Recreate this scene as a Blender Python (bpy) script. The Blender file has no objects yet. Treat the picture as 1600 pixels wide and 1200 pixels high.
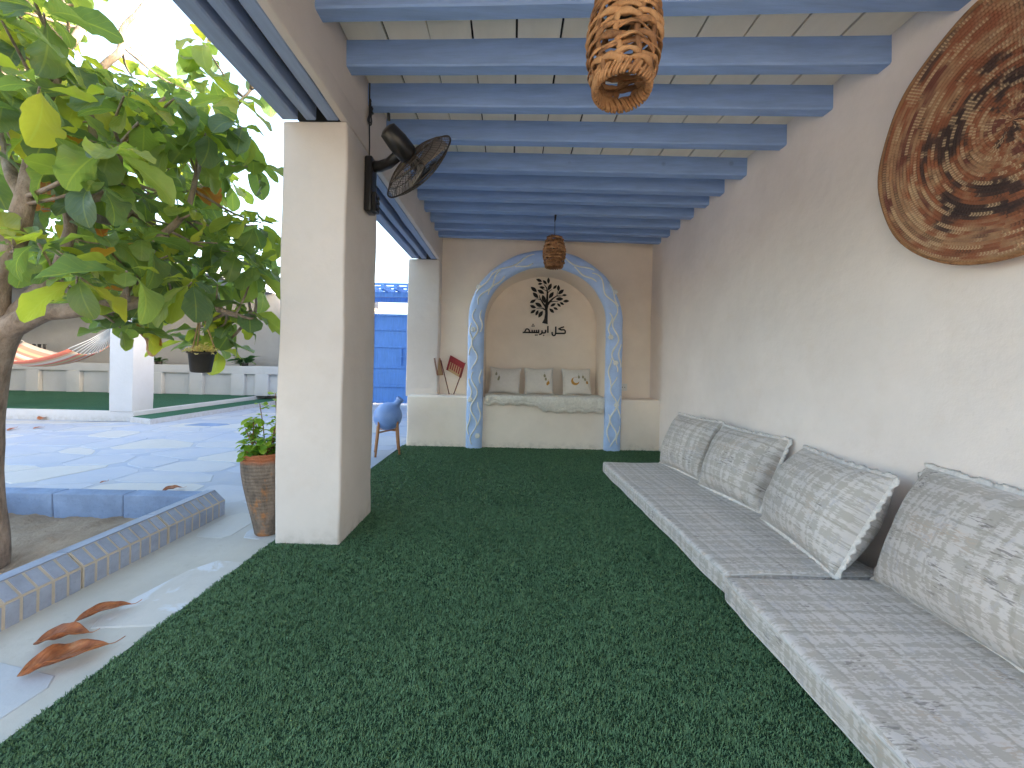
import bpy, bmesh, math, random
import numpy as np
from mathutils import Vector, Matrix, noise
random.seed(7)
R = math.radians
S = bpy.context.scene
C = S.collection
# ------------------------------------------------------------------ camera
ROLL = R(1.2)
cam = bpy.data.cameras.new('camera'); co = bpy.data.objects.new('camera', cam); C.objects.link(co)
cam.sensor_fit = 'HORIZONTAL'; cam.sensor_width = 36; cam.lens = 13.5
cam.shift_x = .0015; cam.shift_y = -.0188
cam.clip_start = .02; cam.clip_end = 3000
c_, s_ = math.cos(ROLL), math.sin(ROLL)
co.matrix_world = Matrix(((c_, -s_, 0, 0), (0, 0, -1, 0), (s_, c_, 0, 1), (0, 0, 0, 1)))
S.camera = co
# ------------------------------------------------------------------ sky, sun, exposure
SUN_DIR = Vector((.95, -.04, .19)).normalized()      # towards the sun
w = bpy.data.worlds.new('World'); S.world = w; w.use_nodes = True
wn = w.node_tree
sky = wn.nodes.new('ShaderNodeTexSky'); sky.sky_type = 'NISHITA'; sky.sun_disc = False
sky.sun_elevation = math.asin(SUN_DIR.z); sky.sun_rotation = math.atan2(SUN_DIR.x, SUN_DIR.y)
sky.dust_density = 5.0; sky.air_density = 1.0; sky.ozone_density = .5
bg = wn.nodes['Background']; bg.inputs[1].default_value = .15
wn.links.new(sky.outputs[0], bg.inputs[0])
sl = bpy.data.lights.new('sun', 'SUN'); sl.energy = 2.0; sl.angle = R(4); sl.color = (1, .95, .87)
so = bpy.data.objects.new('sun', sl); C.objects.link(so)
so.rotation_euler = SUN_DIR.to_track_quat('Z', 'Y').to_euler()
S.view_settings.view_transform = 'Standard'; S.view_settings.look = 'None'
S.view_settings.exposure = 3.25; S.view_settings.gamma = 1
S.render.engine = 'CYCLES'
S.cycles.max_bounces = 10; S.cycles.diffuse_bounces = 7; S.cycles.transparent_max_bounces = 12

# ------------------------------------------------------------------ pixel helpers (photo 1600x1200)
VX, VY, F = 797., 570., 600.
def U(px, py):
    a, b = px-800, py-600
    return (a*c_+b*s_+800-VX, -a*s_+b*c_+600-VY)
def PF(px, py, z=0):
    a, b = U(px, py); Y = F*(1-z)/b; return Vector((a*Y/F, Y, z))
def PY(px, py, Y):
    a, b = U(px, py); return Vector((a*Y/F, Y, 1-b*Y/F))
def PX(px, py, X):
    a, b = U(px, py); Y = X*F/a; return Vector((X, Y, 1-b*Y/F))

# ------------------------------------------------------------------ materials
class NM:
    def __init__(s, name, rough=.8, spec=.3):
        s.m = bpy.data.materials.new(name); s.m.use_nodes = True; s.t = s.m.node_tree
        s.b = s.t.nodes['Principled BSDF']; s.b.inputs['Roughness'].default_value = rough
        s.b.inputs['Specular IOR Level'].default_value = spec
        s.co = s.n('ShaderNodeTexCoord')
    def n(s, k, **p):
        x = s.t.nodes.new(k)
        for a, v in p.items(): setattr(x, a, v)
        return x
    def put(s, v, sock):
        if hasattr(v, 'is_output'): s.t.links.new(v, sock)
        else: sock.default_value = v
    def noise(s, scale, detail=4, rough=.55, vec=None, dist=0, dim='3D', out=0):
        x = s.n('ShaderNodeTexNoise', noise_dimensions=dim)
        x.inputs['Scale'].default_value = scale; x.inputs['Detail'].default_value = detail
        x.inputs['Roughness'].default_value = rough; x.inputs['Distortion'].default_value = dist
        s.t.links.new(vec or s.co.outputs['Object'], x.inputs['Vector']); return x.outputs[out]
    def map(s, vec, scale=(1,1,1), loc=(0,0,0), rot=(0,0,0)):
        x = s.n('ShaderNodeMapping'); s.t.links.new(vec, x.inputs[0])
        x.inputs[1].default_value = loc; x.inputs[2].default_value = rot; x.inputs[3].default_value = scale
        return x.outputs[0]
    def ramp(s, f, stops, mode='LINEAR'):
        x = s.n('ShaderNodeValToRGB'); e = x.color_ramp.elements; x.color_ramp.interpolation = mode
        for i, (p, c) in enumerate(stops):
            k = e[i] if i < 2 else e.new(p)
            k.position = p; k.color = (c[0], c[1], c[2], 1) if not isinstance(c, (int, float)) else (c, c, c, 1)
        s.t.links.new(f, x.inputs[0]); return x.outputs[0]
    def math(s, op, a, b=0., c=0.):
        x = s.n('ShaderNodeMath', operation=op)
        s.put(a, x.inputs[0]); s.put(b, x.inputs[1]); s.put(c, x.inputs[2]); return x.outputs[0]
    def mix(s, f, a, b, mode='MIX'):
        x = s.n('ShaderNodeMix', data_type='RGBA', blend_type=mode)
        col = lambda v: v if hasattr(v, 'is_output') else (v[0], v[1], v[2], 1)
        s.put(f, x.inputs[0]); s.put(col(a), x.inputs[6]); s.put(col(b), x.inputs[7]); return x.outputs[2]
    def sep(s, v):
        x = s.n('ShaderNodeSeparateXYZ'); s.t.links.new(v, x.inputs[0]); return x.outputs
    def comb(s, a, b, c):
        x = s.n('ShaderNodeCombineXYZ')
        for i, v in enumerate((a, b, c)): s.put(v, x.inputs[i])
        return x.outputs[0]
    def bump(s, h, strength=.3, dist=.01):
        x = s.n('ShaderNodeBump'); x.inputs['Strength'].default_value = strength; x.inputs['Distance'].default_value = dist
        s.t.links.new(h, x.inputs['Height'])
        prev = s.b.inputs['Normal'].links
        if prev: s.t.links.new(prev[0].from_socket, x.inputs['Normal'])
        s.t.links.new(x.outputs[0], s.b.inputs['Normal'])
    def col(s, c): s.put(c if hasattr(c, 'is_output') else (c[0], c[1], c[2], 1), s.b.inputs['Base Color']); return s
    def rnd(s): return s.n('ShaderNodeObjectInfo').outputs['Random']
    def world(s): return s.n('ShaderNodeNewGeometry').outputs['Position']

def sc(c, k): return tuple(min(1, v*k) for v in c)
def paint(name, c, var=.12, scale=6, rough=.7, bump=.15, bs=60, bd=.004, spec=.3, vec=None):
    q = NM(name, rough, spec)
    v = q.world() if vec == 'world' else None
    f = q.noise(scale, 5, .6, v)
    cc = q.ramp(f, [(.25, sc(c, 1-var)), (.75, sc(c, 1+var*.7))])
    g = q.noise(scale*9, 3, .6, v)
    cc = q.mix(q.math('MULTIPLY', q.ramp(g, [(.55, 0), (.75, 1)]), .25), cc, sc(c, 1-2*var))
    q.col(cc); q.bump(q.noise(bs, 4, .6, v), bump, bd); return q.m
def plaster(name, c, warm=.06):
    q = NM(name, .9, .2); p = q.world()
    a = q.ramp(q.noise(1.3, 6, .62, p), [(.3, sc(c, .9)), (.7, sc(c, 1.05))])
    b = q.mix(q.math('MULTIPLY', q.ramp(q.noise(5.5, 5, .7, p), [(.52, 0), (.8, 1)]), .35), a, (c[0]*.88, c[1]*.84, c[2]*.78))
    sp = q.ramp(q.noise(38, 3, .6, p), [(.70, 0), (.76, 1)])
    b = q.mix(q.math('MULTIPLY', sp, .15), b, sc(c, .6))
    # splash-dirt just above the floor and hairline scuffs
    z = q.sep(p)[2]
    low = q.math('MULTIPLY', q.ramp(z, [(.0, 1), (.10, 0)]), q.ramp(q.noise(14, 4, .7, p), [(.42, 0), (.7, 1)]))
    b = q.mix(q.math('MULTIPLY', low, .45), b, (.22, .19, .14))
    q.col(b)
    q.bump(q.noise(2.2, 3, .5, p), .35, .03); q.bump(q.noise(16, 5, .65, p), .35, .008); q.bump(q.noise(150, 3, .6, p), .2, .0015)
    return q.m
M = {}
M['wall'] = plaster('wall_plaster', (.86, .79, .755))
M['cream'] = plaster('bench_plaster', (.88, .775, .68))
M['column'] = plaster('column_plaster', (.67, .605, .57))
M['court_white'] = plaster('courtyard_whitewash', (.50, .51, .545))
M['court_grey'] = plaster('courtyard_grey', (.36, .35, .345))
def wood_paint(name, c, axis):
    q = NM(name, .55, .35); p = q.world()
    st = [3, 3, 3]; st[axis] = .35
    g = q.noise(9, 5, .6, q.map(p, tuple(st)))
    a = q.ramp(g, [(.3, sc(c, .82)), (.7, sc(c, 1.08))])
    st2 = [22, 22, 22]; st2[axis] = 1.2
    g2 = q.noise(6, 4, .6, q.map(p, tuple(st2)))
    a = q.mix(q.math('MULTIPLY', q.ramp(g2, [(.5, 0), (.8, 1)]), .3), a, sc(c, .72))
    kn = q.n('ShaderNodeTexVoronoi'); kn.inputs['Scale'].default_value = 3.1; q.t.links.new(p, kn.inputs[0])
    a = q.mix(q.math('MULTIPLY', q.ramp(kn.outputs[0], [(.035, 1), (.075, 0)]), .5), a, sc(c, .5))
    q.col(a); q.bump(g2, .3, .003); q.bump(q.noise(40, 3, .5, p), .15, .003); return q.m
M['beam'] = wood_paint('blue_beam_paint', (.275, .41, .72), 0)
M['lintel'] = wood_paint('blue_lintel_paint', (.29, .37, .56), 1)
def board():
    q = NM('ceiling_board', .8); p = q.world(); r = q.rnd()
    a = q.ramp(r, [(0, (.87, .79, .66)), (1, (.90, .84, .73))])
    a = q.mix(q.math('MULTIPLY', q.ramp(q.noise(4, 5, .6, q.map(p, (2, .6, 2))), [(.4, 0), (.7, 1)]), .35), a, (.68, .62, .50))
    q.col(a); q.bump(q.noise(25, 4, .6, p), .2, .004); return q.m
M['board'] = board()
M['dark_gap'] = paint('dark_gap', (.03, .022, .018))
M['arch_blue'] = paint('arch_blue_paint', (.46, .61, .92), .14, 7, .5, .35, 30, .006)
M['relief_white'] = paint('relief_white', (.80, .80, .78), .08, 14, .6)
M['black'] = paint('black_paint', (.012, .010, .009), .2, 10, .5)
M['black_plastic'] = paint('black_plastic', (.018, .016, .016), .2, 9, .32, .05, 80, .001, .5)
M['fan_cage'] = paint('fan_cage_wire', (.06, .045, .035), .2, 9, .4, .05, 80, .001, .5)
M['fan_blade'] = paint('fan_blade_grey', (.22, .19, .17), .2, 5, .3, .05, 80, .001, .5)
M['bright_blue'] = wood_paint('gate_blue', (.11, .27, .66), 2)
M['pot_blue'] = paint('jug_blue', (.20, .33, .68), .1, 8, .4, .1, 30, .004, .4)
M['legwood'] = wood_paint('stand_wood', (.42, .20, .09), 2)
def turf():
    q = NM('turf_blades', .5, .25); p = q.world()
    big = q.noise(1.7, 3, .5, p); mid = q.noise(55, 3, .6, p); fine = q.noise(420, 2, .5, p)
    a = q.ramp(mid, [(.3, (.066, .140, .062)), (.7, (.125, .235, .115))])
    a = q.mix(q.math('MULTIPLY', q.ramp(fine, [(.45, 0), (.7, 1)]), .55), a, (.15, .28, .15))
    a = q.mix(q.math('MULTIPLY', q.ramp(big, [(.4, 0), (.65, 1)]), .3), a, (.05, .12, .055))
    q.col(a); return q.m
M['turf'] = turf()
M['turf_back'] = paint('turf_backing', (.016, .05, .025), .3, 60, .9, .6, 300, .006)
def turf_far():
    q = NM('turf_far', .9, .1); p = q.world()
    a = q.ramp(q.noise(90, 4, .7, p), [(.3, (.025, .085, .055)), (.7, (.06, .17, .11))])
    a = q.mix(q.math('MULTIPLY', q.ramp(q.noise(1.5, 3, .5, p), [(.4, 0), (.7, 1)]), .3), a, (.07, .16, .11))
    q.col(a); q.bump(q.noise(260, 3, .6, p), .8, .01); return q.m
M['turf_far'] = turf_far()
def stone():
    q = NM('flagstone', .6, .35); p = q.world(); r = q.rnd()
    a = q.ramp(r, [(0, (.42, .45, .50)), (.3, (.45, .48, .53)), (.6, (.46, .48, .52)), (.82, (.49, .49, .49)), (1, (.47, .47, .46))])
    v = q.noise(3.5, 6, .65, p, 1.2)
    a = q.mix(q.math('MULTIPLY', q.ramp(v, [(.45, 0), (.6, 1)]), .3), a, (.52, .53, .54))
    a = q.mix(q.math('MULTIPLY', q.ramp(q.noise(9, 5, .7, p, .8), [(.55, 0), (.75, 1)]), .4), a, (.36, .38, .42))
    # blue limewash; bare stone by the veranda coloured paler to offset roof shade
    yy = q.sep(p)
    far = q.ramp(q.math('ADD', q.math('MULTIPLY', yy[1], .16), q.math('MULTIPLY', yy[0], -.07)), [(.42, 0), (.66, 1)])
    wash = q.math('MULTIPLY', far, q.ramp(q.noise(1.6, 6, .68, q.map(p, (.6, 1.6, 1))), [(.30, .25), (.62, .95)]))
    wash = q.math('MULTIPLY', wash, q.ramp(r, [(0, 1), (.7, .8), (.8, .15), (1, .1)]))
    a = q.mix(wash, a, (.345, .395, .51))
    a = q.mix(q.math('MULTIPLY', q.ramp(q.noise(28, 5, .7, p), [(.6, 0), (.75, 1)]), .3), a, (.32, .30, .27))
    q.col(a); q.bump(q.noise(7, 5, .6, p), .3, .012); q.bump(q.noise(70, 4, .6, p), .25, .003)
    q.b.inputs['Roughness'].default_value = .55; return q.m
M['stone'] = stone()
def grout():
    q = NM('paving_concrete', .85, .2); p = q.world(); yy = q.sep(p)
    a = q.ramp(q.noise(2.5, 6, .65, p), [(.3, (.46, .445, .41)), (.7, (.57, .555, .52))])
    far = q.ramp(q.math('ADD', q.math('MULTIPLY', yy[1], .16), q.math('MULTIPLY', yy[0], -.07)), [(.42, 0), (.66, 1)])  # wash mask; concrete near the veranda stays paler to make up for roof shade
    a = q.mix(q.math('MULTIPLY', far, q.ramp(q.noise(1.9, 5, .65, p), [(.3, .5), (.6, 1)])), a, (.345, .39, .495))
    a = q.mix(q.math('MULTIPLY', q.ramp(q.noise(21, 5, .7, p), [(.58, 0), (.75, 1)]), .35), a, (.34, .31, .26))
    q.col(a); q.bump(q.noise(18, 5, .65, p), .35, .006); return q.m
M['grout'] = grout()
def big_slab():
    q = NM('veined_slab', .5, .4); p = q.world()
    a = q.ramp(q.noise(4, 6, .7, p, .6), [(.3, (.47, .46, .445)), (.7, (.56, .545, .525))])
    vein = q.ramp(q.noise(4.2, 5, .6, p, .8), [(.56, 0), (.62, 1)])
    a = q.mix(q.math('MULTIPLY', vein, .7), a, (.62, .67, .76))
    a = q.mix(q.math('MULTIPLY', q.ramp(q.noise(70, 3, .7, p), [(.58, 0), (.7, 1)]), .35), a, (.40, .41, .44))
    q.col(a); q.bump(q.noise(50, 4, .6, p), .3, .004); return q.m
M['slab'] = big_slab()
M['kerb_tile'] = paint('kerb_blue_tile', (.29, .345, .47), .25, 9, .55, .3, 40, .004, .35, 'world')
M['kerb_core'] = paint('kerb_beige', (.50, .455, .39), .15, 12, .85, .4, 60, .005, .2, 'world')
M['kerb_blue'] = paint('kerb_blue_rough', (.22, .30, .47), .28, 5, .8, .6, 45, .012, .2, 'world')
def soil():
    q = NM('sandy_soil', .95, .1); p = q.world()
    a = q.ramp(q.noise(5, 7, .7, p), [(.3, (.32, .24, .18)), (.7, (.56, .45, .36))])
    q.col(a); q.bump(q.noise(14, 8, .75, p), 1, .04); return q.m
M['soil'] = soil()
M['sand'] = paint('sandy_ground', (.42, .37, .30), .2, 2, .95, .5, 8, .03)
def bark():
    q = NM('bark', .9, .15); p = q.world()
    g = q.noise(14, 7, .72, q.map(p, (1.5, 1.5, .7)))
    a = q.ramp(g, [(.28, (.16, .12, .095)), (.5, (.33, .26, .215)), (.75, (.47, .39, .335))])
    q.col(a); q.bump(g, .9, .02); q.bump(q.noise(70, 4, .7, p), .5, .004); return q.m
M['bark'] = bark()
def leafmat(name, attr):
    q = NM(name, .40, .55)
    if attr:
        a = q.n('ShaderNodeAttribute'); a.attribute_name = 'tint'; r = a.outputs['Fac']
    else: r = q.rnd()
    c = q.ramp(r, [(0, (.075, .128, .080)), (.35, (.105, .170, .085)), (.60, (.150, .220, .065)), (.88, (.23, .28, .055)), (.965, (.235, .255, .055)), (.985, (.30, .15, .045)), (1, (.26, .09, .035))])
    uv = q.sep(q.co.outputs['UV'])
    rib = q.math('ABSOLUTE', q.math('SUBTRACT', uv[0], .5))
    veins = q.math('ABSOLUTE', q.math('SINE', q.math('MULTIPLY', q.math('SUBTRACT', uv[1], q.math('MULTIPLY', rib, .7)), 27.)))
    vm = q.math('MAXIMUM', q.ramp(rib, [(.012, 1), (.04, 0)]), q.math('MULTIPLY', q.ramp(veins, [(.0, .8), (.2, 0)]), .6))
    c2 = q.mix(q.math('MULTIPLY', vm, .5), c, (.24, .30, .09))
    c2 = q.mix(q.math('MULTIPLY', q.ramp(q.noise(17, 4, .7, q.world()), [(.55, 0), (.8, 1)]), .35), c2, (.22, .20, .05))
    q.col(c2); q.bump(veins, .25, .004)
    tr = q.n('ShaderNodeBsdfTranslucent'); tc = q.mix(1, c2, (3.0, 2.7, 1.0), 'MULTIPLY'); q.t.links.new(tc, tr.inputs[0])
    ms = q.n('ShaderNodeMixShader'); ms.inputs[0].default_value = .50
    o = q.t.nodes['Material Output']
    q.t.links.new(q.b.outputs[0], ms.inputs[1]); q.t.links.new(tr.outputs[0], ms.inputs[2]); q.t.links.new(ms.outputs[0], o.inputs[0])
    return q.m
M['leaf'] = leafmat('tree_leaf', False); M['foliage'] = leafmat('tree_foliage', True)
def plantleaf(name, c1, c2):
    q = NM(name, .4, .4); r = q.n('ShaderNodeAttribute'); r.attribute_name = 'tint'
    c = q.ramp(r.outputs['Fac'], [(0, c1), (1, c2)]); q.col(c)
    tr = q.n('ShaderNodeBsdfTranslucent'); q.t.links.new(q.mix(1, c, (2.2, 2.2, 1.2), 'MULTIPLY'), tr.inputs[0])
    ms = q.n('ShaderNodeMixShader'); ms.inputs[0].default_value = .35
    q.t.links.new(q.b.outputs[0], ms.inputs[1]); q.t.links.new(tr.outputs[0], ms.inputs[2]); q.t.links.new(ms.outputs[0], q.t.nodes['Material Output'].inputs[0])
    return q.m
M['pot_leaf'] = plantleaf('potted_leaf', (.07, .19, .03), (.30, .42, .04))
M['pale_leaf'] = plantleaf('pale_flower', (.58, .52, .26), (.80, .74, .52))
M['dark_leaf'] = plantleaf('dark_leaf', (.03, .09, .04), (.08, .15, .05))
def dead():
    q = NM('dry_leaf', .5, .35); p = q.co.outputs['Object']
    c = q.ramp(q.noise(22, 5, .65), [(.3, (.17, .050, .022)), (.55, (.36, .125, .045)), (.8, (.50, .25, .11))])
    uv = q.sep(q.co.outputs['UV']); rib = q.math('ABSOLUTE', q.math('SUBTRACT', uv[0], .5))
    veins = q.math('ABSOLUTE', q.math('SINE', q.math('MULTIPLY', q.math('SUBTRACT', uv[1], q.math('MULTIPLY', rib, .7)), 27.)))
    c = q.mix(q.math('MULTIPLY', q.ramp(veins, [(0, 1), (.25, 0)]), .35), c, (.20, .07, .03))
    q.col(c); q.bump(veins, .4, .004); return q.m
M['dead'] = dead()
def wicker():
    q = NM('wicker_strip', .6, .35)
    g = q.math('ADD', q.noise(26, 5, .7), q.math('MULTIPLY', q.math('SUBTRACT', q.rnd(), .5), .30)); r = q.noise(6, 3, .6)
    c = q.ramp(g, [(.26, (.13, .055, .022)), (.52, (.36, .175, .075)), (.82, (.55, .31, .145))])
    c = q.mix(q.math('MULTIPLY', q.ramp(r, [(.5, 0), (.75, 1)]), .5), c, (.24, .10, .045))
    q.col(c); q.bump(q.noise(110, 4, .6), .5, .002); return q.m
M['wicker'] = wicker()
def coil():
    q = NM('coiled_palm', .75, .2); p = q.sep(q.co.outputs['Object'])     # plaque lies in local XY
    x, y = p[0], p[1]
    r = q.math('SQRT', q.math('ADD', q.math('MULTIPLY', x, x), q.math('MULTIPLY', y, y)))
    th = q.math('ARCTAN2', y, x)
    r2 = q.math('ADD', r, q.math('MULTIPLY', th, .0125/6.2832))
    idx = q.math('FLOOR', q.math('DIVIDE', r2, .0125))
    ca, sa = q.math('COSINE', th), q.math('SINE', th)
    big = q.noise(1, 3, .55, q.comb(q.math('MULTIPLY', ca, 1.1), q.math('MULTIPLY', sa, 1.1), q.math('MULTIPLY', idx, .17)))
    big = q.math('ADD', big, q.math('MULTIPLY', q.math('SINE', q.math('ADD', q.math('MULTIPLY', r, 21.), q.math('MULTIPLY', ca, .9))), .10))
    strand = q.noise(1, 2, .6, q.comb(q.math('MULTIPLY', ca, 2.1), q.math('MULTIPLY', sa, 2.1), q.math('MULTIPLY', idx, 3.7)))
    a = q.ramp(big, [(.34, (.060, .040, .038)), (.43, (.095, .055, .047)), (.47, (.25, .10, .055)), (.54, (.30, .115, .065)), (.60, (.40, .24, .14)), (.68, (.17, .065, .05))])
    lite = q.ramp(strand, [(.54, 0), (.58, 1)])
    st = q.math('SINE', q.math('MULTIPLY', th, q.math('ADD', q.math('MULTIPLY', idx, 7.), 8.)))
    stm = q.ramp(st, [(.25, 0), (.55, 1)])
    a = q.mix(q.math('MULTIPLY', lite, q.math('ADD', q.math('MULTIPLY', stm, .6), .3)), a, (.56, .40, .25))
    dk = q.ramp(strand, [(.36, 1), (.40, 0)])
    a = q.mix(q.math('MULTIPLY', dk, q.math('ADD', q.math('MULTIPLY', stm, .5), .2)), a, (.055, .040, .036))
    a = q.mix(q.math('MULTIPLY', q.ramp(r, [(.436, 0), (.442, 1)]), .8), a, (.36, .20, .10))
    q.col(a); q.bump(st, .35, .003); q.bump(q.noise(140, 3, .6), .25, .002); return q.m
M['coil'] = coil()
def fabric(name, dark=1., rot=0.):
    q = NM(name, .62, .35); uv = q.map(q.co.outputs['UV'], rot=(0, 0, rot)); p = q.sep(uv)
    u, v = p[0], p[1]
    wob = q.math('MULTIPLY', q.math('SUBTRACT', q.noise(38, 3, .6, uv), .5), .010)
    uu = q.math('ADD', u, wob); vv = q.math('ADD', v, wob)
    bu = q.ramp(q.noise(1, 1, .5, q.comb(q.math('MULTIPLY', uu, 27.), 0., 3.)), [(.46, 0), (.54, 1)])
    bv = q.ramp(q.noise(1, 1, .5, q.comb(q.math('MULTIPLY', vv, 27.), 7., 1.)), [(.46, 0), (.54, 1)])
    pl = q.math('MULTIPLY', q.math('ADD', bu, bv), .5)
    streak = q.noise(1, 3, .65, q.comb(q.math('MULTIPLY', u, 38.), q.math('MULTIPLY', v, 150.), 0.))
    streak2 = q.noise(1, 3, .65, q.comb(q.math('MULTIPLY', u, 110.), q.math('MULTIPLY', v, 30.), 5.))
    f = q.math('ADD', q.math('MULTIPLY', pl, .40), q.math('MULTIPLY', streak, 1.15))
    f = q.ramp(f, [(.72, 0), (.82, 1)])
    a = q.mix(f, sc((.64, .595, .575), dark), sc((.47, .43, .39), dark))
    lav = q.ramp(q.noise(9, 2, .5, uv), [(.5, 0), (.62, 1)])
    a = q.mix(q.math('MULTIPLY', lav, q.math('MULTIPLY', q.ramp(streak2, [(.5, 0), (.56, 1)]), .6)), a, sc((.47, .455, .49), dark))
    # thin woven lines
    def lines(t, k, wd):
        fr = q.math('FRACT', q.math('MULTIPLY', t, k)); return q.ramp(q.math('ABSOLUTE', q.math('SUBTRACT', fr, .5)), [(wd, 1), (wd*1.6, 0)])
    ln = q.math('MAXIMUM', lines(uu, 8.3, .03), lines(vv, 9.1, .03))
    brk = q.ramp(q.noise(45, 2, .5, uv), [(.42, 0), (.5, 1)])
    a = q.mix(q.math('MULTIPLY', q.math('MULTIPLY', ln, brk), .55), a, sc((.36, .33, .29), dark))
    sp = q.math('MULTIPLY', q.ramp(q.noise(7.5, 2, .5, uv), [(.56, 0), (.62, 1)]), q.ramp(q.noise(1, 2, .6, q.comb(q.math('MULTIPLY', u, 26.), q.math('MULTIPLY', v, 120.), 9.)), [(.56, 0), (.6, 1)]))
    a = q.mix(q.math('MULTIPLY', sp, .75), a, sc((.20, .175, .17), dark))
    og = q.math('MULTIPLY', q.ramp(q.noise(6, 2, .5, q.map(uv, loc=(4, 2, 0))), [(.6, 0), (.66, 1)]), q.ramp(streak, [(.5, 0), (.55, 1)]))
    a = q.mix(q.math('MULTIPLY', og, .4), a, (.58, .43, .32))
    q.col(a)
    wv = q.n('ShaderNodeTexWave'); wv.inputs['Scale'].default_value = 190; wv.bands_direction = 'Y'; q.t.links.new(uv, wv.inputs[0])
    q.bump(f, .25, .003); q.bump(q.noise(7, 3, .5, uv), .25, .02); q.bump(wv.outputs[1], .12, .001)
    q.b.inputs['Sheen Weight'].default_value = .15
    return q.m
M['fabric'] = fabric('brocade', 1.0); M['fabric_dk'] = fabric('brocade_cushion', .94, .03)
M['piping'] = paint('piping_white', (.62, .60, .58), .15, 60, .8, .5, 220, .003)
M['trim'] = paint('ruffle_trim', (.74, .70, .67), .2, 70, .8, .5, 200, .004)
M['white_cloth'] = paint('white_cushion', (.74, .70, .66), .06, 25, .9, .35, 260, .003)
M['rug'] = paint('cream_rug', (.85, .81, .74), .16, 40, .95, .7, 160, .01)
M['gold'] = paint('gold_print', (.52, .26, .05), .2, 60, .5)
M['grey_print'] = paint('grey_print', (.33, .30, .20), .25, 60, .7)
def vase():
    q = NM('weathered_vase', .75, .25); p = q.world()
    z = q.sep(p)[2]
    g = q.noise(26, 6, .72, q.map(p, (1, 1, .35)))
    a = q.ramp(g, [(.3, (.075, .060, .050)), (.55, (.20, .155, .125)), (.8, (.33, .25, .20))])
    rust = q.ramp(q.noise(9, 5, .65, q.map(p, (1, 1, .6))), [(.60, 0), (.68, 1)])
    a = q.mix(q.math('MULTIPLY', rust, .75), a, (.40, .17, .06))
    a = q.mix(q.ramp(q.math('ADD', z, q.math('MULTIPLY', q.noise(20, 4, .6, p), .03)), [(.425, 0), (.45, 1)]), a, (.33, .115, .055))
    q.col(a)
    wv = q.n('ShaderNodeTexWave'); wv.inputs['Scale'].default_value = 16; wv.bands_direction = 'Z'; wv.inputs['Distortion'].default_value = 3; q.t.links.new(p, wv.inputs[0])
    q.bump(g, .8, .01); q.bump(wv.outputs[1], .4, .005); return q.m
M['vase'] = vase()
M['black_pot'] = paint('black_pot', (.035, .032, .03), .3, 15, .6)
M['rope'] = paint('rope', (.42, .30, .17), .2, 60, .9)
M['white_rope'] = paint('white_rope', (.75, .75, .75), .1, 60, .9)
M['hammock'] = None
def hammock():
    q = NM('hammock_stripes', .9, .1); uv = q.sep(q.co.outputs['UV'])
    f = q.math('FRACT', q.math('MULTIPLY', uv[1], 2.0))
    a = q.ramp(f, [(0, (.70, .20, .14)), (.18, (.62, .45, .30)), (.28, (.72, .66, .58)), (.42, (.72, .24, .18)), (.55, (.55, .50, .30)), (.68, (.74, .30, .22)), (.85, (.70, .60, .50))], 'CONSTANT')
    a = q.mix(q.math('MULTIPLY', q.ramp(q.noise(30, 3), [(.4, 0), (.7, 1)]), .3), a, (.6, .4, .3))
    q.col(a); q.bump(q.noise(90, 3), .4, .005); return q.m
M['hammock'] = hammock()
M['red_weave'] = paint('red_weave', (.30, .035, .04), .3, 50, .8, .5, 120, .004)
M['straw'] = paint('straw', (.50, .34, .19), .2, 45, .85, .5, 120, .004)
M['darkred'] = paint('dark_red_stick', (.15, .045, .03), .2, 20, .6)
M['grey_box'] = paint('grey_box', (.30, .28, .26), .2, 20, .7)
M['white_plastic'] = paint('white_plastic', (.75, .74, .72), .04, 20, .35, .03, 40, .001, .5)
M['iron'] = paint('iron', (.03, .03, .035), .3, 15, .6)
M['roof_top'] = paint('roof_screed', (.5, .48, .45), .15, 3, .95)
M['pith'] = paint('leaf_stem_core', (.24, .13, .07), .2, 30, .8)

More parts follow.
